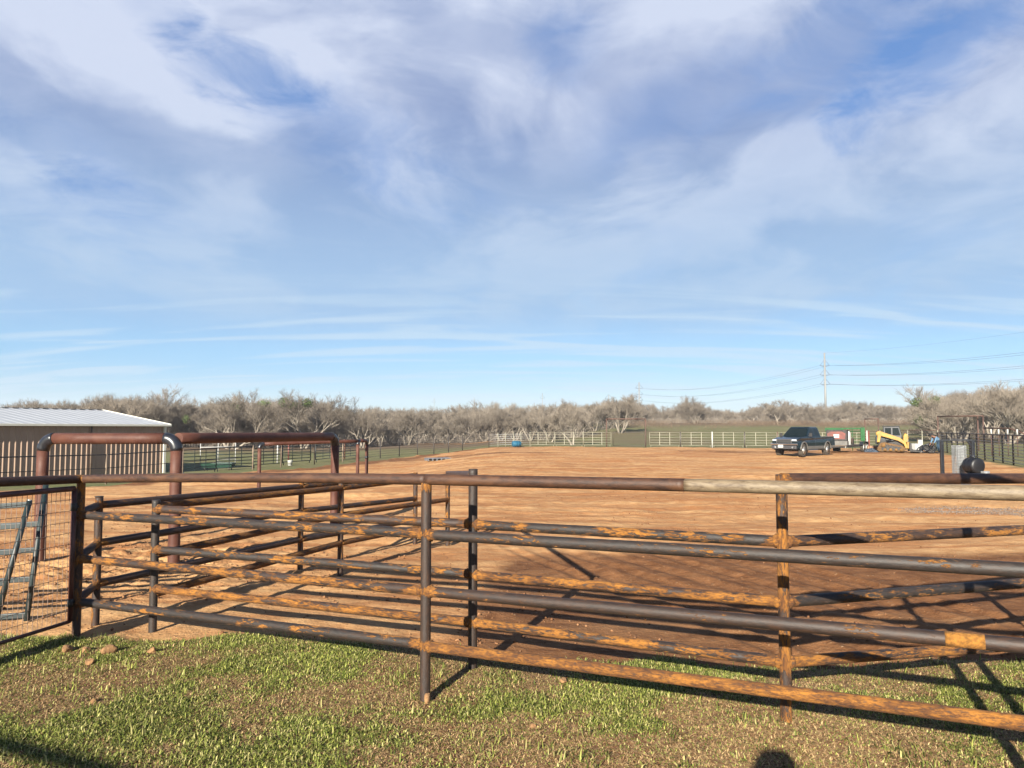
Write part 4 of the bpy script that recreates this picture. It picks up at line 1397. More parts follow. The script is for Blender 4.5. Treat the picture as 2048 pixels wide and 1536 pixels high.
def pickup():
    fw = gpt(1604, 913.5)
    nr = at(1651, 52.95)
    hd = Vector((-2.66, -2.5)).normalized()         # heading
    left = Vector((-hd.y, hd.x))
    rear_c = Vector((nr.x, nr.y)) - left * .82
    th = thing('pickup_truck', (rear_c.x, rear_c.y, T(rear_c.x, rear_c.y) + .0), 'dark green extended cab pickup truck with grey lower trim parked on the dirt', 'pickup truck', rz=math.atan2(hd.y, hd.x))
    FX = 3.55; W_ = .94
    th.scale = (1.0, 1.0, 1.08)

    def arch(cx, r_, n=10):
        return [(cx + r_ * math.cos(math.pi - math.pi * i / n), .42 + r_ * math.sin(math.pi - math.pi * i / n)) for i in range(n + 1)]
    # lower body: profile with wheel arches, extruded and pinched at the top
    bot = [(-1.20, .55), (-.47, .47)] + arch(0, .47) + [(.47, .47), (FX - .48, .47)] + arch(FX, .48) + [(FX + .48, .50), (FX + .93, .52)]
    top = [(FX + .95, .98), (FX + .86, 1.10), (FX + .30, 1.20), (FX - .55, 1.27), (FX - .60, 1.22), (.90, 1.22), (.88, 1.22), (-1.20, 1.20)]
    prof = bot + top
    m = MB(); n = len(prof)
    rings = []
    for y, k in ((-W_, 1), (-W_ + .06, 2), (W_ - .06, 2), (W_, 1)):
        ring = []
        for (x, z) in prof:
            zz = z; yy = y
            if k == 1 and z > 1.0: zz = z - .05
            if z > .95: yy = y * (1 - .03 * (z - .95) / .3)
            if x > FX + .4: yy *= 1 - .10 * ((x - FX - .4) / .55) ** 2
            ring.append((x, yy, zz))
        rings.append(ring)
    m.loft(rings, smooth=False)
    body = m.build('body', M_TRUCK, th, bevel=.012)
    # open bed: dark slab on the body top stands in for the shaded recess
    m = MB(); m.box((-.14, 0, 1.205), (1.95, 1.60, .02)); m.build('bed_shade_slab', M_DARKM, th)
    # bed rails
    for y in (-.86, .86):
        m = MB(); m.box((-.16, y, 1.225), (2.04, .10, .05)); m.build('bed_rail', M_TRIM, th, bevel=.01)
    # cab greenhouse
    def ring(z, xf, xr, hw):
        return [(xf, -hw, z), (xf, hw, z), (xr, hw, z), (xr, -hw, z)]
    m = MB(); m.loft([ring(1.20, FX - .48, .88, .90), ring(1.24, FX - .52, .89, .885), ring(1.80, FX - 1.28, 1.02, .70), ring(1.86, FX - 1.42, 1.12, .64)], smooth=False)
    m.build('cab', M_TRUCK, th, bevel=.03)
    # glass panels, a few mm proud of the pillars
    def quad(name, pts, mat=M_GLASS, off=(0, 0, 0), thick=.012):
        m = MB(); a_, b_, c_, d_ = [Vector(q) for q in pts]
        nrm = (b_ - a_).cross(d_ - a_).normalized() * thick
        vs = [a_, b_, c_, d_, a_ + nrm, b_ + nrm, c_ + nrm, d_ + nrm]
        m._add(vs, [(0, 3, 2, 1), (4, 5, 6, 7), (0, 1, 5, 4), (1, 2, 6, 5), (2, 3, 7, 6), (3, 0, 4, 7)], smooth=False)
        return m.build(name, mat, th)
    def lerp3(z, hw=None):
        t_ = (z - 1.24) / .56
        return FX - .52 + (-.76) * t_, .885 + (-.185) * t_, .89 + .13 * t_
    xf0, h0, xr0 = lerp3(1.29); xf1, h1, xr1 = lerp3(1.76)
    quad('windshield', [(xf0 + .012, -h0 + .08, 1.29), (xf0 + .012, h0 - .08, 1.29), (xf1 + .012, h1 - .08, 1.76), (xf1 + .012, -h1 + .08, 1.76)])
    quad('rear_window', [(xr0 - .012, h0 - .12, 1.31), (xr0 - .012, -h0 + .12, 1.31), (xr1 - .012, -h1 + .12, 1.74), (xr1 - .012, h1 - .12, 1.74)])
    for s_ in (1, -1):
        for (xa0, xb0, xa1, xb1) in ((2.80, 1.92, 2.16, 1.90), (1.80, 1.10, 1.80, 1.20)):
            pts = [(xa0, s_ * (h0 + .003), 1.29), (xb0, s_ * (h0 + .003), 1.29), (xb1, s_ * (h1 + .003), 1.75), (xa1, s_ * (h1 + .003), 1.75)]
            if s_ < 0: pts = pts[::-1]
            quad('side_window', pts[::-1] if s_ > 0 else pts[::-1])
        # trim cladding, flares, mirror, handle
        m = MB(); m.prism([(.50, .47), (FX - .50, .47), (FX - .50, .66), (.50, .66)], s_ * (W_ - .01), s_ * (W_ + .015)); m.build('rocker_trim', M_TRIM, th)
        m = MB(); m.prism([(-1.19, .56), (-.50, .50), (-.50, .66), (-1.19, .68)], s_ * (W_ - .01), s_ * (W_ + .015)); m.build('rocker_trim', M_TRIM, th)
        for cx in (0, FX):
            m = MB(); m.tube([(cx + .50 * math.cos(a), s_ * (W_ + .005), .42 + .50 * math.sin(a)) for a in [math.pi * i / 12 for i in range(13)]], .045, 8); m.build('wheel_flare', M_TRIM, th)
        m = MB(); m.box((FX - .72, s_ * 1.06, 1.36), (.10, .20, .22)); m.beam((FX - .72, s_ * .88, 1.30), (FX - .72, s_ * 1.0, 1.32), .04, .04); m.build('mirror', M_DARKM, th, bevel=.02)
        m = MB(); m.box((2.05, s_ * (W_ + .01), 1.08), (.14, .02, .035)); m.build('door_handle', M_DARKM, th)
        m = MB(); m.box((2.86, s_ * (W_ + .001), .88), (.012, .008, .70)); m.box((1.86, s_ * (W_ + .001), .88), (.012, .008, .70)); m.build('door_seam', M_BLACK, th)
        m = MB(); m.box((FX + .84, s_ * .68, .99), (.20, .34, .19)); m.build('headlight', M_LAMP, th, bevel=.03)
        m = MB(); m.lathe((FX + 1.04, s_ * .62, .60), [(.001, 0), (.07, 0), (.07, -.03)], 12, axis='x'); m.build('fog_light', M_LAMP, th)
    m = MB(); m.box((FX + .92, 0, .97), (.09, .98, .20)); m.build('grille', M_GRILLE, th, bevel=.02)
    m = MB(); m.box((FX + .955, 0, 1.085), (.06, 1.06, .03)); m.box((FX + .955, -.53, .97), (.05, .03, .22)); m.box((FX + .955, .53, .97), (.05, .03, .22)); m.build('grille_surround', M_CHROME, th, bevel=.008)
    m = MB()
    m.loft([[(FX + x_, y_, z_) for (x_, z_) in ((.86, .72), (1.04, .74), (1.07, .82), (.92, .86))] for y_, _ in ((-.93, 0), (-.75, 0), (0, 0), (.75, 0), (.93, 0))], smooth=False)
    m.build('bumper', M_CHROME, th, bevel=.015)
    m = MB(); m.box((FX + .95, 0, .60), (.18, 1.74, .22)); m.build('lower_valance', simple('dark_valance', (.05, .05, .055), .5), th, bevel=.03)
    m = MB(); m.box((FX + 1.055, -.20, .66), (.012, .36, .18)); m.build('licence_plate', M_WHITE, th)
    m = MB(); m.box((-1.30, 0, .60), (.16, 1.7, .16)); m.build('rear_bumper', M_CHROME, th, bevel=.02)
    for x in (0, FX):
        for s_ in (1, -1):
            wheel(th, x, s_ * .80, .405, .27, s_, .23)
    # chassis and running gear below the sills
    m = MB(); m.box((1.6, .45, .47), (4.6, .10, .12)); m.box((1.6, -.45, .47), (4.6, .10, .12)); m.tube([(0, -.7, .40), (0, .7, .40)], .06, 8); m.tube([(FX, -.7, .40), (FX, .7, .40)], .06, 8); m.tube([(.2, .2, .42), (2.9, .2, .42)], .05, 8)
    m.build('chassis', M_DARKM, th)
    m = MB(); m.tube([(.6, W_ - .02, .40), (2.9, W_ - .02, .40)], .03, 8); m.build('side_step', M_CHROME, th)
    return th


pickup()


# ================================================================== TRAILER + LOAD
def trailer():
    hx = Vector((-.62, -.785)).normalized()
    ax = at(1725, 61.2); cen = Vector((ax.x, ax.y)) - Vector((-hx.y, hx.x)) * 1.0
    rz = math.atan2(hx.y, hx.x)
    zg = T(cen.x, cen.y)
    th = thing('flatbed_trailer', (cen.x, cen.y, zg), 'dark tandem axle flatbed trailer hitched behind the pickup', 'trailer', rz=rz)
    m = MB(); m.box((1.9, 0, .56), (5.6, 1.9, .08)); m.build('deck', simple('deck_wood', (.16, .115, .08), .9, 0, .3, 8), th)
    for y in (-.95, .95):
        m = MB(); m.box((1.9, y, .53), (5.7, .06, .16)); m.build('side_rail', M_DARKM, th)
    m = MB(); m.beam((4.7, -.8, .5), (6.3, 0, .46), .08, .12); m.beam((4.7, .8, .5), (6.3, 0, .46), .08, .12); m.tube([(6.25, 0, .46), (6.6, 0, .46)], .05, 8); m.build('tongue', M_DARKM, th)
    m = MB(); m.tube([(5.9, 0, .02), (5.9, 0, .75)], .04, 8); m.build('jack', M_DARKM, th)
    for x in (-.42, .42):
        for s_ in (1, -1):
            wheel(th, x, s_ * 1.06, .37, .20, s_, .21, rimmat=M_WHITE)
    for s_ in (1, -1):
        m = MB(); m.prism([(-1.0, .58), (-.85, .84), (.85, .84), (1.0, .58), (.92, .58), (.80, .80), (-.80, .80), (-.92, .58)], s_ * .96, s_ * 1.22); m.build('fender', M_BLACK, th)
    M_ = Matrix.Rotation(rz, 3, 'Z')

    def wp_(x, y, z): return M_ @ Vector((x, y, z)) + Vector((cen.x, cen.y, zg))
    # green gate standing behind the trailer
    ga, gb = at(1650, 64.5), at(1729, 64.0)
    L_ = (gb - ga).length
    g = thing('livestock_gate', ga, 'bright green gate with a solid green end panel standing behind the trailer', 'gate', rz=math.atan2(gb.y - ga.y, gb.x - ga.x))
    for z_ in (.45, .75, 1.05, 1.35, 1.65):
        m = MB(); m.tube([(0, 0, z_), (L_, 0, z_)], .026, 8); m.build('rail', M_GREEN, g)
    m = MB(); m.box((L_ / 2, 0, 1.90), (L_, .07, .10)); m.build('top_beam', M_GREEN, g, bevel=.01)
    m = MB(); m.box((.75, 0, 1.80), (1.5, .05, .22)); m.build('top_sheet', M_GREEN, g, bevel=.01)
    m = MB(); m.box((L_ - .17, -.04, 1.42), (.34, .14, 1.15)); m.build('end_panel', M_GREEN, g, bevel=.02)
    for x in (1.2, 2.2, L_ - .1):
        m = MB(); m.tube([(x, 0, .0), (x, 0, 1.9)], .028, 8); m.build('upright', M_GREEN, g)
    # engine-driven welder box
    p = wp_(4.05, .10, .60)
    bx = thing('equipment_box', p, 'large black and faded red equipment box with a white label on the trailer front', 'equipment box', rz=rz - 1.45)
    m = MB(); m.box((0, 0, .17), (1.55, .8, .34)); m.build('base', M_TRIM, bx, bevel=.02)
    m = MB(); m.box((0, 0, .76), (1.5, .78, .84)); m.build('housing', M_DARKM, bx, bevel=.03)
    sgn = 1
    for sgn in (1, -1):
        m = MB(); m.prism([(-.62, .48), (.62, .48), (.66, .9), (.40, 1.06), (-.40, 1.06), (-.66, .9)], sgn * .39, sgn * .405); m.build('red_panel', M_REDP, bx)
        m = MB(); m.prism([(-.2, .58), (.2, .58), (.2, .86), (-.2, .86)], sgn * .405, sgn * .415); m.build('label_plate', M_WHITE, bx)
    m = MB(); m.tube([(-.74, -.36, 1.18), (.74, -.36, 1.18), (.74, .36, 1.18), (-.74, .36, 1.18), (-.74, -.36, 1.18)], .02, 6); m.build('top_rail', M_DARKM, bx)
    for (x, y, h_, lb) in ((2.75, .55, .95, 'shorter white gas cylinder nearest the equipment box'), (2.25, .50, 1.15, 'taller white gas cylinder, right of the shorter one')):
        p = wp_(x, y, .60)
        cy = thing('gas_cylinder', p, lb, 'gas cylinder', 'gas cylinders on the trailer')
        m = MB(); m.lathe((0, 0, 0), [(.13, 0), (.14, .03), (.14, h_ * .78), (.10, h_ * .88), (.045, h_ * .92), (.045, h_ * .95)], 16); m.build('tank', M_WHITE, cy)
        m = MB(); m.lathe((0, 0, h_ * .95), [(.03, 0), (.035, .03), (.06, .04), (.06, .07), (.02, .08)], 10); m.build('valve', M_DARKM, cy)
    rs = thing('hose_reel', wp_(1.55, .45, .60), 'brown coiled cable reel at the middle of the trailer deck', 'reel', rz=rz)
    m = MB(); m.lathe((0, 0, .30), [(.10, -.18), (.30, -.18), (.30, -.15), (.22, -.14), (.22, .14), (.30, .15), (.30, .18), (.10, .18)], 20, axis='y'); m.build('drum', simple('cable_brown', (.08, .05, .035), .8, 0, .3, 14), rs)
    m = MB(); m.beam((-.25, -.2, 0), (0, -.2, .3), .04, .04); m.beam((.25, -.2, 0), (0, -.2, .3), .04, .04); m.beam((-.25, .2, 0), (0, .2, .3), .04, .04); m.beam((.25, .2, 0), (0, .2, .3), .04, .04); m.build('stand', M_DARKM, rs)


trailer()
# striped post right of trailer
p = at(1733.5, 66); th = thing('marker_post', p, 'white post with a red hinge side standing right of the green gate', 'post')
m = MB(); m.tube([(0, 0, -.1), (0, 0, 1.72)], .05, 10); m.build('pole', M_WHITE, th); m = MB(); m.box((.16, 0, 1.0), (.12, .05, 1.4)); m.build('hinge_bar', M_REDP, th)
# blue tarp heap
import bmesh


def heap(name, p, sx_, sy_, sz_, mat, label, cat, seed, sub=4):
    bm = bmesh.new(); bmesh.ops.create_icosphere(bm, subdivisions=sub, radius=1)
    rg = random.Random(seed); ph = [rg.uniform(0, 6) for _ in range(6)]
    for v in bm.verts:
        c = v.co.copy()
        k = 1 + .16 * math.sin(5 * c.x + ph[0]) * math.cos(4 * c.y + ph[1]) + .12 * math.sin(9 * c.x + 7 * c.y + ph[2]) + .07 * math.sin(17 * c.y - 13 * c.x + ph[3])
        v.co = Vector((c.x * sx_ * k, c.y * sy_ * k, max(-.02, c.z * sz_ * k)))
    me = bpy.data.meshes.new(name); bm.to_mesh(me); bm.free()
    o = link(name, me, mat); o.location = p; tag(o, label, cat); return o


heap('tarp', at(1741, 60.3), .48, .35, .28, M_TARP, 'crumpled blue grey tarp on the dirt between trailer and loader', 'tarp', 4)
heap('dirt_mound', at(1752, 63.5), 1.1, .8, .45, simple('mound_soil', (.30, .17, .10), .95, 0, .25, 7, .6), 'low mound of tan soil behind the blue tarp', 'soil mound', 9)


# ================================================================== TRACK LOADER
def loader():
    p = at(1783, 61.0)
    th = thing('track_loader', p, 'yellow compact track loader with black cab facing the scrap pile', 'track loader', rz=R(-24))
    for s_ in (1, -1):
        y0, y1 = s_ * .52, s_ * .90
        pr = [(-.95, .05), (.70, .05), (.92, .18), (.90, .36), (.70, .52), (-.55, .80), (-.85, .76), (-1.10, .36), (-1.12, .15)]
        m = MB(); m.prism(pr, y0, y1)
        tr = m.build('track', simple('dusty_track', (.13, .07, .025), .9, 0, .4, 12), th, bevel=.04)
        pr2 = [(-.80, .16), (.60, .16), (.70, .30), (.55, .42), (-.55, .62), (-.80, .5)]
        m = MB(); m.prism(pr2, s_ * .88, s_ * .915); m.build('track_frame', M_DARKM, tr)
        m = MB()
        for x in (-.55, -.15, .25, .6): m.lathe((x, s_ * .92, .20), [(.12, -.03), (.12, .03), (.04, .04)], 14, axis='y')
        m.lathe((-.68, s_ * .92, .55), [(.17, -.03), (.17, .03), (.05, .04)], 14, axis='y')
        m.build('roller', simple('dusty_roller', (.18, .09, .02), .8, 0, .3, 9), tr)
        # lift arm side plate: high at the back, sloping down to the front
        m = MB(); m.prism([(-1.15, 1.55), (-.95, 1.72), (-.70, 1.62), (.55, 1.16), (.98, .78), (1.08, .34), (.92, .32), (.80, .66), (.40, .92), (-.75, 1.28), (-1.05, 1.20)], s_ * .66, s_ * .80)
        m.build('lift_arm', M_YEL, th, bevel=.02)
        m = MB(); m.prism([(-1.12, .80), (-.92, .80), (-.80, 1.34), (-1.05, 1.50)], s_ * .62, s_ * .82); m.build('rear_link', M_YEL, th, bevel=.02)
        m = MB(); m.tube([(-.45, s_ * .72, .85), (.42, s_ * .72, 1.05)], .05, 8); m.build('lift_cylinder', M_BLACK, th)
    m = MB(); m.box((-.15, 0, .62), (1.75, 1.04, .62)); m.build('chassis', M_DARKM, th, bevel=.05)
    m = MB(); m.prism([(-1.2, .65), (-.45, .65), (-.45, 1.42), (-.95, 1.45), (-1.2, 1.25)], -.50, .50); m.build('engine_hood', M_BLACK, th, bevel=.04)
    m = MB(); m.loft([[(-.55, -.48, .95), (.62, -.48, .95), (.62, .48, .95), (-.55, .48, .95)], [(-.60, -.47, 1.45), (.72, -.47, 1.30), (.72, .47, 1.30), (-.60, .47, 1.45)], [(-.62, -.45, 2.02), (.52, -.45, 2.05), (.52, .45, 2.05), (-.62, .45, 2.02)]], smooth=False)
    cabo = m.build('cab', M_BLACK, th, bevel=.03)
    for s_ in (1, -1):
        m = MB(); m.prism([(-.50, 1.48), (-.06, 1.42), (-.06, 1.95), (-.52, 1.95)], s_ * .455, s_ * .475); m.prism([(.04, 1.36), (.60, 1.34), (.46, 1.95), (.04, 1.95)], s_ * .455, s_ * .478); m.build('side_glass', M_GLASS, cabo)
    m = MB(); m.box((-.05, 0, 2.08), (1.25, .98, .06)); m.build('cab_roof', M_BLACK, cabo, bevel=.02)
    # loader coupling and yellow quick hitch
    m = MB(); m.box((1.12, 0, .55), (.16, 1.25, .50)); m.build('quick_hitch', M_YEL, th, bevel=.03)
    m = MB(); m.prism([(1.18, .08), (1.95, .03), (1.95, .10), (1.62, .16), (1.36, .30), (1.34, .74), (1.20, .76)], -.95, .95)
    m.build('bucket', M_DARKM, th, bevel=.01)
    # yellow cylinder guards at the front corner seen against the fence
    m = MB(); m.prism([(.78, .80), (1.05, .80), (1.16, 1.15), (1.10, 1.42), (.92, 1.52), (.80, 1.30)], -.62, -.30); m.build('headlight_guard', M_YEL, th, bevel=.02)
    m = MB(); m.prism([(.78, .80), (1.0, .80), (1.06, 1.05), (.86, 1.1)], .30, .62); m.build('headlight_guard', M_YEL, th, bevel=.02)
    m = MB(); m.tube([(-.9, .3, 1.45), (-.9, .3, 1.85)], .035, 8); m.build('exhaust', M_DARKM, th)


loader()
# scrap beside the loader
th = thing('tool_crate', at(1832, 60.2), 'white crates with dark straps stacked right of the loader bucket', 'crate', rz=.3)
m = MB(); m.box((0, 0, .45), (.7, .5, .5)); m.build('box', M_WHITE, th, bevel=.02)
m = MB(); m.box((0, 0, .1), (.75, .55, .2)); m.build('base', M_DARKM, th, bevel=.02)
m = MB(); m.box((.1, 0, .45), (.10, .52, .54)); m.build('strap', M_DARKM, th)
th = thing('white_board', at(1840, 60.0), 'upright white board leaning beside the white crates', 'board', rz=.2)
m = MB(); m.box((0, 0, .50), (.40, .06, 1.0)); m.build('sheet', M_WHITE, th, bevel=.01); m = MB(); m.box((-.22, .02, .5), (.05, .05, 1.05)); m.build('edge', M_WOODP, th)
# tangle of black hose / scrap
th = thing('scrap_pile', at(1853, 59.6), 'tangled pile of black hoses and scrap near the stooping man', 'scrap pile')
rg = random.Random(3)
for k, (mt, nm, nn) in enumerate(((M_BLACK, 'hose', 9), (M_DARKM, 'coil', 7), (M_GALV, 'scrap_rod', 5))):
    m = MB()
    for _ in range(nn):
        cx, cy, cz = rg.uniform(-.5, .5), rg.uniform(-.3, .3), rg.uniform(.22, .42)
        rr_ = rg.uniform(.18, .36); tx, ty = rg.uniform(-1, 1), rg.uniform(-1, 1)
        if nm == 'scrap_rod':
            m.tube([(cx, cy, .1), (cx + tx * .5, cy + ty * .3, .5 + rg.random() * .3)], .025, 6)
        else:
            m.tube([(cx + rr_ * math.cos(a), cy + rr_ * math.sin(a) * .6, max(.03, cz + rr_ * .9 * math.sin(a + tx))) for a in [i * .5 for i in range(13)]], .045, 6)
    m.build(nm, mt, th)
# ================================================================== PEOPLE
def skin_mesh(name, verts, edges, radii, mat, parent=None, root=0, sub=2):
    me = bpy.data.meshes.new(name)
    me.from_pydata(verts, edges, [])
    o = link(name, me, mat, parent)
    md = o.modifiers.new('skin', 'SKIN')
    for i, r_ in enumerate(radii):
        sv_ = me.skin_vertices[0].data[i]
        sv_.radius = (r_, r_) if not isinstance(r_, tuple) else r_
    me.skin_vertices[0].data[root].use_root = True
    md.use_smooth_shade = True
    s_ = o.modifiers.new('sub', 'SUBSURF'); s_.levels = sub; s_.render_levels = sub
    return o


def person(loc, rz, label, J, mats, hat=True, scale=1.0, hatr=.19):
    """J: joint dictionary in local metres (x forward)"""
    th = thing('person', loc, label, 'person', rz=rz)
    th.scale = (scale,) * 3
    sh, jn, sk, ht = mats
    names = ['pel', 'waist', 'chest', 'neck', 'head0', 'head1']
    V_ = [J[n] for n in names]; E_ = [(i, i + 1) for i in range(5)]
    Rr = [.13, .13, .15, .055, .085, .075]
    idx = {n: i for i, n in enumerate(names)}
    def chain(start, pts, rad):
        prev = idx[start]
        for p_, r_ in zip(pts, rad):
            V_.append(p_); Rr.append(r_); E_.append((prev, len(V_) - 1)); prev = len(V_) - 1
    for s_ in ('l', 'r'):
        chain('chest', [J['sh' + s_], J['el' + s_], J['wr' + s_]], [.062, .045, .030])
        chain('pel', [J['hip' + s_], J['kn' + s_], J['an' + s_]], [.095, .065, .045])
    body = skin_mesh('body', V_, E_, Rr, sk, th)
    # fingers as one continuous hand each: palm with five chains
    for s_ in ('l', 'r'):
        w_ = Vector(J['wr' + s_]); d_ = (w_ - Vector(J['el' + s_])).normalized()
        side = d_.cross(Vector((0, 0, 1))).normalized()
        if side.length < .1: side = Vector((0, 1, 0))
        vv_ = [w_, w_ + d_ * .05]; ee = [(0, 1)]; rr_ = [.028, .032]
        for k in range(4):
            off = side * (-.03 + .02 * k); ln = (.060, .072, .068, .052)[k]
            b_ = w_ + d_ * .09 + off; i0 = len(vv_)
            vv_ += [b_, b_ + d_ * ln * .55 + Vector((0, 0, -.012)), b_ + d_ * ln * .85 + Vector((0, 0, -.035))]; rr_ += [.010, .009, .008]
            ee += [(1, i0), (i0, i0 + 1), (i0 + 1, i0 + 2)]
        i0 = len(vv_); vv_ += [w_ + d_ * .05 - side * .045, w_ + d_ * .09 - side * .06]; rr_ += [.012, .010]; ee += [(1, i0), (i0, i0 + 1)]
        skin_mesh('hand', [tuple(v) for v in vv_], ee, rr_, sk, th, sub=1)
    # shirt
    V_ = [J['pel'], J['waist'], J['chest'], tuple(Vector(J['chest']).lerp(Vector(J['neck']), .8))]; E_ = [(0, 1), (1, 2), (2, 3)]; Rr = [.155, .155, .175, .08]; idx = {'chest': 2}
    for s_ in ('l', 'r'):
        chain('chest', [J['sh' + s_], J['el' + s_], tuple(Vector(J['el' + s_]).lerp(Vector(J['wr' + s_]), .85))], [.080, .062, .046])
    skin_mesh('shirt', V_, E_, Rr, sh, th)
    V_ = [J['pel']]; E_ = []; Rr = [.158]; idx = {'pel': 0}
    for s_ in ('l', 'r'):
        chain('pel', [J['hip' + s_], J['kn' + s_], J['an' + s_]], [.115, .085, .068])
    skin_mesh('trousers', V_, E_, Rr, jn, th)
    for s_ in ('l', 'r'):
        a = Vector(J['an' + s_]); m = MB()
        m.loft([[(a.x + x_, a.y + y_ * wv_, z_) for x_, z_ in ((-.09, 0), (.20, 0), (.21, .04), (.08, .08), (.03, .14), (-.08, .14))] for y_, wv_ in ((-1, .045), (1, .045))], smooth=False)
        m.build('boot', M_HAT, th, bevel=.02)
    if hat:
        h0, h1 = Vector(J['head0']), Vector(J['head1']); up = (h1 - h0).normalized()
        q = up.to_track_quat('Z', 'Y').to_matrix()
        m = MB()
        prof_ = [(hatr, .045), (hatr * .8, .02), (.105, .03), (.10, .10), (.07, .14), (.02, .125)]
        rings = [[q @ Vector((r_ * math.cos(a) * 1.1, r_ * math.sin(a), h_)) + h1 - up * .01 for a in [i * math.pi / 10 for i in range(20)]] for r_, h_ in prof_]
        m.loft(rings); m.build('hat', ht, th)
    return th


# stooping man, side-on, facing the scrap pile (to the left)
Jb = dict(pel=(0, 0, .93), waist=(.13, 0, 1.05), chest=(.34, 0, 1.20), neck=(.50, 0, 1.26), head0=(.58, 0, 1.27), head1=(.66, 0, 1.36),
          shl=(.36, .19, 1.17), ell=(.46, .21, .90), wrl=(.58, .16, .70), shr=(.36, -.19, 1.17), elr=(.44, -.21, .90), wrr=(.60, -.14, .72),
          hipl=(0, .10, .88), knl=(.10, .12, .48), anl=(-.02, .12, .09), hipr=(-.02, -.10, .88), knr=(.04, -.12, .48), anr=(-.10, -.13, .09))
person(at(1877, 58.8), R(188), 'person stooping in a light blue shirt, jeans and black cowboy hat near the scrap', Jb, (M_SHIRT, M_JEANS, M_SKIN, M_HAT), scale=1.03)
# the photographer, whose head shadow falls on the lawn
Jp = dict(pel=(0, 0, .95), waist=(.01, 0, 1.10), chest=(.01, 0, 1.38), neck=(.02, 0, 1.56), head0=(.04, 0, 1.64), head1=(.05, 0, 1.76),
          shl=(.01, .20, 1.46), ell=(.20, .22, 1.28), wrl=(.34, .10, 1.52), shr=(.01, -.20, 1.46), elr=(.20, -.22, 1.28), wrr=(.34, -.10, 1.52),
          hipl=(0, .10, .90), knl=(.02, .12, .50), anl=(0, .13, .09), hipr=(0, -.10, .90), knr=(.02, -.12, .50), anr=(0, -.13, .09))
person(Vector((-.19, -.24, 0)), R(90), 'photographer standing behind the camera in a cap', Jp, (M_SHIRT, M_JEANS, M_SKIN, M_HAT), hat=True, scale=1.035, hatr=.12)

# ================================================================== WIRE ROLL, BLACK FRAME, REEL
p = at(1916, 28.0)
wr_ = thing('wire_roll', p, 'upright roll of galvanised wire mesh inside the black frame', 'wire roll')
m = MB()
for k in range(5):
    r_ = .235 - k * .035
    nv = 26 - k * 3
    for i in range(nv):
        a = 2 * math.pi * i / nv + k; m.tube([(r_ * math.cos(a), r_ * math.sin(a), .0), (r_ * math.cos(a), r_ * math.sin(a), 1.27)], .0048, 4, caps=False)
    for j in range(13):
        z_ = .02 + j * .104; m.tube([(r_ * math.cos(a), r_ * math.sin(a), z_) for a in [i * math.pi / 10 for i in range(21)]], .0052, 4, caps=False)
m.build('mesh', M_GALV, wr_)
m = MB(); m.lathe((0, 0, 0), [(.05, 0), (.05, 1.24)], 10); m.build('core', M_SHEET, wr_)
a, b = at(1882, 28.6), at(1944, 28.3)
bf = thing('tube_stand', a, 'black square tube frame with braced corner standing around the wire roll', 'frame')
for p_ in (a, b):
    m = MB(); m.beam(p_, p_ + Vector((0, 0, 1.43)), .11, .11); m.build('post', M_BLACK, bf, bevel=.008, world=True)
m = MB(); m.beam(a + Vector((-.06, 0, 1.46)), b + Vector((.06, 0, 1.46)), .06, .05); m.build('top_bar', M_BLACK, bf, bevel=.006, world=True)
m = MB(); m.beam(b + Vector((-.20, 0, 1.43)), b + Vector((-.04, 0, 1.22)), .04, .05); m.build('brace', M_BLACK, bf, world=True)
m = MB(); m.tube([b + Vector((.0, -.075, .2)), b + Vector((0, -.075, .88))], .012, 6); m.build('latch_rod', M_GALV, bf, world=True)
p = at(1944, 27.2)
rl = thing('black_tank', p, 'rounded black plastic tank on a small stand in front of the black frame', 'tank', rz=.2)
m = MB(); m.lathe((0, 0, .56), [(.02, -.26), (.22, -.26), (.285, -.22), (.30, -.12), (.29, -.1), (.30, -.06), (.30, .06), (.29, .1), (.30, .12), (.285, .22), (.22, .26), (.02, .26)], 28, axis='y'); m.build('tank', simple('black_plastic', (.006, .006, .008), .5), rl)
m = MB(); m.box((-.2, 0, .12), (.08, .5, .24)); m.box((.2, 0, .12), (.08, .5, .24)); m.box((0, 0, .22), (.6, .5, .04)); m.build('stand', M_DARKM, rl, bevel=.01)
m = MB(); m.box((.15, -.36, .30), (.22, .18, .16)); m.lathe((.15, -.46, .30), [(.06, -.02), (.06, .02), (.02, .03)], 12, axis='y'); m.build('pump', M_GALV, rl, bevel=.01)
m = MB(); m.lathe((0, 0, .90), [(.10, -.02), (.10, .02), (.04, .03)], 14); m.build('lid', M_BLACK, rl)


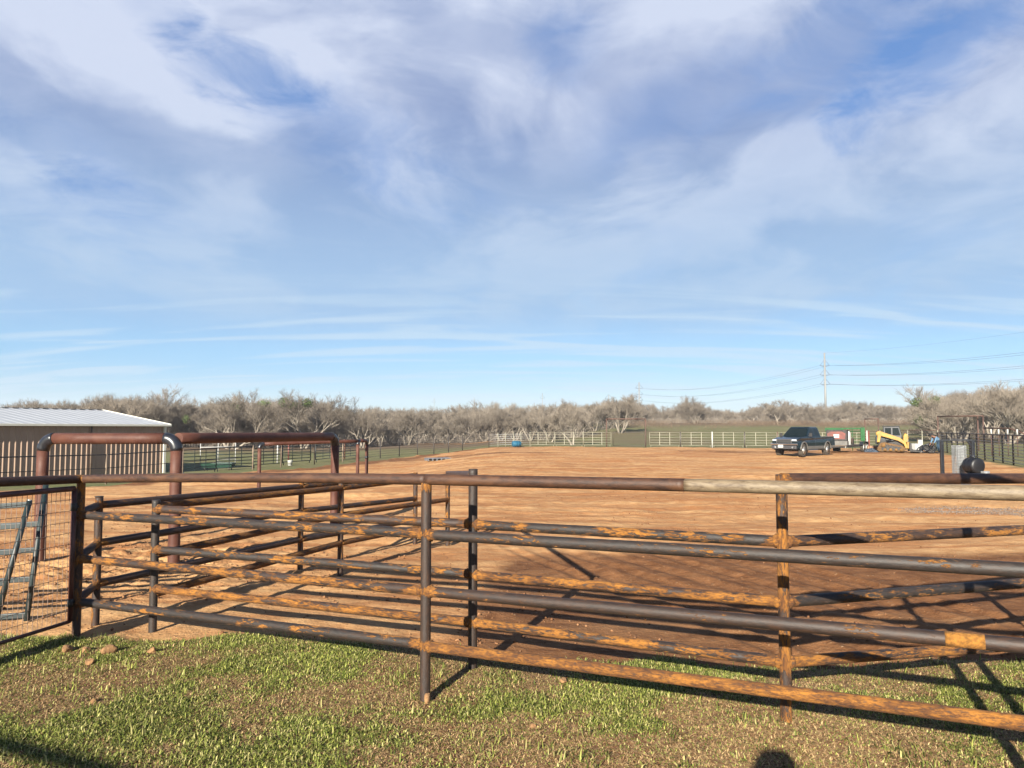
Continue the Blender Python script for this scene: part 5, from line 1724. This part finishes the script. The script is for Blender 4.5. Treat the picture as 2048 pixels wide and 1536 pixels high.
# ================================================================== TREES
def tree_mesh(seed, height=7.0, spread=1.0, stems=4, dens=1.0, twr=.0085):
    rg = random.Random(seed)
    br = []        # trunk/limb segments, 6 sided
    tw = []        # twigs as thin prisms

    def grow(p, d_, L, r_, lev):
        # curved branch in 3 pieces
        q = p; dd = d_.copy(); pts = [(q.copy(), r_)]
        ns = 3 if lev < 3 else 2
        for i in range(ns):
            dd = (dd + Vector((rg.gauss(0, .17), rg.gauss(0, .17), rg.gauss(.05, .12)))).normalized()
            q = q + dd * L / ns
            pts.append((q.copy(), r_ * (1 - .45 * (i + 1) / ns)))
        (br if lev < 3 else tw).append((pts, lev))
        if lev >= 5: return
        nch = {0: 4, 1: 4, 2: 5, 3: 5, 4: int(5 * dens)}[lev]
        for k in range(nch):
            t_ = rg.uniform(.35, 1.0) if k < nch - 1 else 1.0
            i_ = min(ns - 1, int(t_ * ns)); f_ = t_ * ns - i_
            if t_ >= 1: base_ = pts[-1][0]; rb = pts[-1][1]
            else: base_ = pts[i_][0].lerp(pts[i_ + 1][0], f_); rb = pts[i_][1]
            ax_ = Vector((rg.gauss(0, 1), rg.gauss(0, 1), rg.gauss(0, 1))).normalized()
            ang = rg.uniform(.35, .85) * (1 if k < nch - 1 else .35)
            nd = (Matrix.Rotation(ang, 3, ax_.cross(dd).normalized()) @ dd).normalized()
            nd = (nd + Vector((0, 0, .26 if lev < 4 else .12))).normalized()
            grow(base_, nd, L * rg.uniform(.52, .74), max(rb * rg.uniform(.45, .62), twr * (1.0 if lev < 4 else .75)), lev + 1)
    L0 = height * .27
    for s_ in range(stems):
        a = 2 * math.pi * (s_ + rg.uniform(-.3, .3)) / stems
        tilt = rg.uniform(.25, .62) * spread if stems > 1 else .08
        d0 = Vector((math.sin(tilt) * math.cos(a), math.sin(tilt) * math.sin(a), math.cos(tilt)))
        grow(Vector((.1 * math.cos(a), .1 * math.sin(a), -.25)), d0, L0 * rg.uniform(.9, 1.25), .13 * height / 7 / (stems ** .3) * 1.25, 0)

    def emit(segs, nside):
        V_, F_ = [], []
        for pts, lev in segs:
            k = nside if lev < 3 else 3
            t = (pts[-1][0] - pts[0][0]).normalized()
            ref = Vector((0, 0, 1)) if abs(t.z) < .9 else Vector((1, 0, 0))
            u = t.cross(ref).normalized(); v = t.cross(u)
            b = len(V_)
            for (q, r_) in pts:
                for j in range(k):
                    a = 2 * math.pi * j / k
                    V_.append(q + (u * math.cos(a) + v * math.sin(a)) * r_)
            for i in range(len(pts) - 1):
                for j in range(k):
                    a0 = b + i * k + j; a1 = b + i * k + (j + 1) % k
                    F_.append((a0, a1, a1 + k, a0 + k))
        return np.array([tuple(v) for v in V_]), np.array(F_)
    bv, bf_ = emit(br, 6); tv, tf = emit(tw, 3)
    top = max(bv[:, 2].max(), np.percentile(tv[:, 2], 99.8))
    return bv, bf_, tv, tf, top


def mistletoe_mesh(seed, pts):
    rg = np.random.RandomState(seed); V_ = []; n = 0
    for c in pts:
        k = 420
        dirs = rg.normal(size=(k, 3)); dirs /= np.linalg.norm(dirs, axis=1)[:, None]
        ctr = np.array(c)[None] + dirs * (rg.rand(k, 1) ** .4) * .42
        a = rg.normal(size=(k, 3)); a /= np.linalg.norm(a, axis=1)[:, None]
        b = np.cross(a, dirs); b /= np.linalg.norm(b, axis=1)[:, None] + 1e-9
        V_.append(np.stack([ctr - a * .05, ctr + b * .03, ctr + a * .05, ctr - b * .03], 1).reshape(-1, 3)); n += k
    V_ = np.concatenate(V_)
    return np_mesh('mistletoe', V_, np.arange(n * 4).reshape(-1, 4))


PROT = []
specs = [(1, 1.35, 5, 1.0), (2, 1.2, 4, 1.0), (3, 1.0, 3, 1.0), (4, 1.3, 4, .8), (5, .9, 3, .8), (6, .7, 2, 1.0), (8, 1.25, 5, .8)]
for sd_, spr, st_, dn in specs:
    bv, bf_, tv, tf, top = tree_mesh(sd_ * 13 + 2, 7.0, spr, st_, dn)
    tm = np_mesh('trunk', bv, bf_, smooth=True); tm.materials.append(M_BARK)
    cm = np_mesh('crown', tv, tf); cm.materials.append(M_TWIG)
    # one-piece version for distant copies
    jv = np.concatenate([bv, tv]); jf = np.concatenate([bf_, tf + len(bv)])
    jm = np_mesh('bare_tree', jv, jf); jm.materials.append(M_BARK); jm.materials.append(M_TWIG)
    mi = np.zeros(len(jf), np.int32); mi[len(bf_):] = 1; jm.polygons.foreach_set('material_index', mi)
    mm = mistletoe_mesh(sd_, [tuple(tv[i * 997 % len(tv)]) for i in (3, 11, 29)]); mm.materials.append(M_LEAF)
    PROT.append((tm, cm, jm, top, mm))

SKY = [(-200, 806), (0, 808), (30, 806), (110, 797), (160, 806), (200, 793), (255, 786), (320, 800), (395, 798), (465, 792), (535, 800), (605, 795), (660, 804), (715, 814), (790, 812), (870, 812), (970, 804),
       (1060, 810), (1120, 802), (1180, 800), (1240, 790), (1290, 802), (1330, 812), (1390, 794), (1430, 812), (1480, 812), (1550, 800), (1620, 806), (1700, 800), (1780, 802), (1850, 805), (1880, 788), (1910, 772), (1960, 782), (2000, 768), (2060, 770), (2300, 770)]
DIST = [(-200, 118), (650, 116), (760, 126), (1150, 122), (1220, 142), (1300, 180), (1830, 182), (1880, 112), (2300, 100)]


def interp(tab, x):
    return float(np.interp(x, [a for a, _ in tab], [b for _, b in tab]))


def put_tree(px, Y, ytop, k, label, group, parts=True, sx_=1.0, mist=False, cat='tree', rz=None):
    p = at(px, Y)
    hgt = (zat(px, ytop, p.x, p.y) - p.z)
    tm, cm, jm, top, mm = PROT[k]
    s_ = hgt / top
    rz = random.uniform(0, 6.28) if rz is None else rz
    if parts:
        th = thing('bare_tree', p, label, cat, group, rz=rz)
        th.scale = (s_ * sx_, s_ * sx_, s_)
        link('trunk', tm, None, th); link('crown', cm, None, th)
        if mist: link('mistletoe', mm, None, th)
    else:
        th = bpy.data.objects.new('bare_tree', jm); C.objects.link(th)
        th.location = p; th.rotation_euler = (0, 0, rz); th.scale = (s_ * sx_, s_ * sx_, s_)
        tag(th, label, cat, group)
    return th


# trees one can point at
named = [
    (255, 108, 776, 0, 'broad bare tree with a rounded pale crown right behind the shed roof', 1.25, False),
    (335, 112, 792, 2, 'darker bare tree with a dead tip just right of the shed roof', 1.0, True),
    (462, 106, 780, 0, 'wide spreading bare tree with green mistletoe above the thick pipe barrier', 1.35, True),
    (606, 108, 783, 3, 'fan shaped bare tree above right elbow of the thick barrier', 1.35, True),
    (725, 112, 818, 1, 'low spreading bare tree right of the black pipe hoop', 1.3, False),
    (815, 118, 820, 3, 'low bare tree with an arching limb behind the left wire fence', 1.3, False),
    (1100, 104, 812, 2, 'bare tree with pale forked trunk behind the back fence, left of the leaning one', 1.0, False),
    (1146, 86, 806, 5, 'slim pale tree leaning left beside the back fence', 1.15, False),
    (1240, 128, 790, 1, 'pale many stemmed tree behind the overhead gate frame', 1.1, False),
    (1392, 176, 793, 2, 'tall round topped tree rising above the wood in the middle right', 1.0, False),
    (1555, 168, 806, 4, 'pale trunked tree at the wood edge above the pickup cab', 1.2, False),
    (1632, 165, 806, 0, 'bright fan shaped tree at the wood edge below the tall pylon', 1.2, False),
    (1915, 96, 772, 0, 'large pale bare tree above the wide overhead frame at right', 1.3, True),
    (2015, 90, 767, 3, 'large bare tree at the right edge of the picture', 1.35, False),
    (1865, 100, 838, 3, 'low bushy grey tree directly behind the stooping man', 1.5, False),
]
for px, Y, yt, k, lb, sx_, mi in named:
    put_tree(px, Y, yt, k, lb, 'trees that stand out along the wood edge', True, sx_, mi)
rg = random.Random(5)
for layer, (df, dy, stepx) in enumerate(((1.0, 10, 27), (1.14, 5, 27), (1.32, 1, 29))):
    x = -160 + layer * 9
    while x < 2210:
        xx = x + rg.uniform(-8, 8)
        D_ = interp(DIST, xx) * df * rg.uniform(.95, 1.06)
        yt = interp(SKY, xx) + dy + abs(rg.gauss(0, 8)) - 2 - (2 if layer == 2 else 0)
        zone = 'left' if xx < 700 else ('middle' if xx < 1300 else ('right middle' if xx < 1860 else 'right'))
        row = ('front', 'middle', 'rear')[layer]
        loc_ = {'left': 'behind the shed and pens', 'middle': 'behind the overhead gateway', 'right middle': 'beyond the pickup', 'right': 'behind the right hand fence'}[zone]
        put_tree(xx, D_, yt, rg.randrange(len(PROT)), 'bare grey tree, %s rank of the wood %s' % (row, loc_), 'bare trees of the %s rank %s' % (row, loc_), False, rg.uniform(1.0, 1.45))
        x += stepx * (1.0 if D_ < 140 else .85)


# undergrowth and the distant mass of the wood
def twig_mass(name, n, pos_fn, label, mat, seed, r=.02, leanf=.5, cat='brush'):
    rgn = np.random.RandomState(seed)
    x, y, h = pos_fn(rgn, n)
    n = len(x)
    z = terr(x, y)
    a = rgn.uniform(0, 6.28, n); ln = np.abs(rgn.normal(0, leanf, n))
    base_ = np.stack([x, y, z + h * rgn.uniform(0, .75, n)], -1)
    L = h * rgn.uniform(.18, .55, n)
    tip = base_ + np.stack([np.cos(a) * ln, np.sin(a) * ln, rgn.uniform(.3, 1, n)], -1) * L[:, None]
    tip[:, 2] = np.minimum(tip[:, 2], z + h)
    rr_ = r * rgn.uniform(.5, 1.6, n)
    s_ = np.stack([np.cos(a + 1.57), np.sin(a + 1.57), np.zeros(n)], -1) * rr_[:, None]
    s2 = np.stack([np.cos(a), np.sin(a), np.zeros(n)], -1) * rr_[:, None]
    v = np.stack([base_ + s_, base_ - s_, base_ + s2, tip], 1).reshape(-1, 3)
    i = np.arange(n) * 4
    f = np.concatenate([np.stack([i, i + 1, i + 3], -1), np.stack([i + 1, i + 2, i + 3], -1), np.stack([i + 2, i, i + 3], -1)])
    tag(link(name, np_mesh(name, v, f), mat), label, cat, kind='stuff')


def pos_under(rgn, n):
    px = rgn.uniform(-200, 2250, n)
    D_ = np.interp(px, [a for a, _ in DIST], [b for _, b in DIST]) * rgn.uniform(.93, 1.5, n)
    x = (px - 1024) / FPX * D_
    clump = fbm(x, D_, 5, 3, 77.)
    h = 0.5 + 2.4 * np.clip(clump - .3, 0, 1) * 2 * rgn.uniform(.6, 1.1, n)
    return x, D_, h


def pos_scrub(rgn, n):
    px = rgn.uniform(1240, 2250, n)
    D_ = 128 + 50 * rgn.rand(n) ** .6
    D_ = np.where(px > 1820, 86 + 20 * rgn.rand(n), D_)
    x = (px - 1024) / FPX * D_
    c = fbm(x, D_, 9, 3, 31.)
    k = (c > .40 + .25 * (D_ < 150)) & ((px > 1480) | (D_ > 158) | (c > .6))
    x, D_, c = x[k], D_[k], c[k]
    return x, D_, (.5 + 1.4 * c) * rgn.uniform(.6, 1, len(x))


def pos_far(rgn, n):
    px = rgn.uniform(-250, 2300, n)
    base_D = np.interp(px, [a for a, _ in DIST], [b for _, b in DIST])
    D_ = base_D * rgn.uniform(1.42, 1.9, n)
    x = (px - 1024) / FPX * D_
    yt = np.interp(px, [a for a, _ in SKY], [b for _, b in SKY]) + 7 + 10 * (fbm(x, D_, 7, 3, 13.) - .3) * 2
    yt = np.minimum(yt, 830)
    zt = H + D_ * (857 - yt) / FPX
    return x, D_, np.maximum(1.5, zt - terr(x, D_))


twig_mass('undergrowth', 150000, pos_under, 'tangled bare undergrowth filling the foot of the wood', M_TWIG, 21, .020, .7)
twig_mass('scrub', 60000, pos_scrub, 'low brown scrub on the rise between pasture and wood', M_TWIGB, 22, .022, .8, 'scrub')
twig_mass('distant_wood', 260000, pos_far, 'hazy mass of distant bare woodland closing the horizon', M_TWIG, 23, .045, .35, 'woodland')

# ================================================================== PYLONS AND LINES
def pylon(px, Y, ytop, arms, label, base_z, r0, r1, armw, group='transmission pylons', crossH=False):
    X = (px - 1024) / FPX * Y * math.cos(PITCH)
    th = thing('pylon', (X, Y, base_z), label, 'pylon', group)
    zt_ = zat(px, ytop, X, Y)
    m = MB(); m.tube([(X, Y, base_z - 1), (X, Y, zt_)], [r0, r1], 10); m.build('pole', M_POLE, th, world=True)
    att = []
    for ya in arms:
        z_ = zat(px, ya, X, Y)
        m = MB()
        for s_ in (-1, 1):
            e_ = Vector((X + s_ * armw, Y, z_)); m.tube([(X, Y, z_ - armw * .22), e_], [armw * .09, armw * .06], 6)
            m.tube([(X + s_ * r1, Y, z_ + armw * 1.05), e_], armw * .045, 5)
        m.build('cross_arm', M_POLE if crossH else M_COND, th, world=True)
        att.append(((X - armw, Y, z_), (X + armw, Y, z_)))
    return att, (X, Y, zt_)


a1, t1_ = pylon(1652.5, 400, 706, (731, 749.5, 768), 'tallest pale steel pylon with three pairs of arms', 1.5, .62, .42, 2.55)
a2, t2_ = pylon(1279, 665, 764, (776, 788, 800), 'second pale pylon, smaller, left of the tallest', 0, .75, .45, 3.2)
pylon(1218, 520, 790, (797,), 'short dark pole with a crossarm just left of the second pylon', 0, .3, .25, 2.6, crossH=False)
pylon(1085, 900, 786, (796,), 'faint thin pylon above the middle of the tree line', 0, .5, .3, 3.0)
pylon(868, 1100, 796, (804,), 'faintest short pylon left of the middle of the tree line', 0, .5, .3, 3.0)
pylon(948, 1200, 794, (801,), 'faint short pylon just right of the faintest one', 0, .5, .3, 3.0)


def wire(a, b, sag, label, r_=.07):
    a, b = Vector(a), Vector(b); m = MB(a)
    m.tube([a.lerp(b, i / 24) - Vector((0, 0, sag * 4 * (i / 24) * (1 - i / 24))) for i in range(25)], r_, 5, caps=False)
    o = m.build('power_line', M_COND); o.location = a
    tag(o, label, 'power line', 'power lines strung between the pylons')


off = Vector(t1_) - Vector(t2_)
for k, nm in enumerate(('top', 'middle', 'lowest')):
    for s_, sn in ((0, 'left hand'), (1, 'right hand')):
        wire(a2[k][s_], a1[k][s_], 6.0, '%s conductor of the %s arms, between the two pale pylons' % (sn, nm), .055)
        e_ = Vector(a1[k][s_]) + Vector((54.5, -265, 1.5 + s_ * 0))
        wire(a1[k][s_], e_, 6.2 + .35 * s_, '%s conductor of the %s arms, leaving the picture at right' % (sn, nm), .050)
wire(t1_, Vector(t1_) + Vector((54.5, -265, 1.5)), 5.0, 'thin earth wire from the top of the tallest pylon to the right', .03)

# ------------------------------------------------------------------ air
hm = bpy.data.materials.new('haze'); hm.use_nodes = True
hn = hm.node_tree.nodes; hn.remove(hn['Principled BSDF'])
pv = hn.new('ShaderNodeVolumePrincipled'); pv.inputs['Color'].default_value = (0.82, 0.88, 1.0, 1); pv.inputs['Density'].default_value = 0.00024
pv.inputs['Anisotropy'].default_value = 0.0
hm.node_tree.links.new(pv.outputs[0], hn['Material Output'].inputs['Volume'])
m = MB(); m.box((0, 680, 27), (2960, 1560, 62)); o = m.build('haze', hm); o['kind'] = 'stuff'
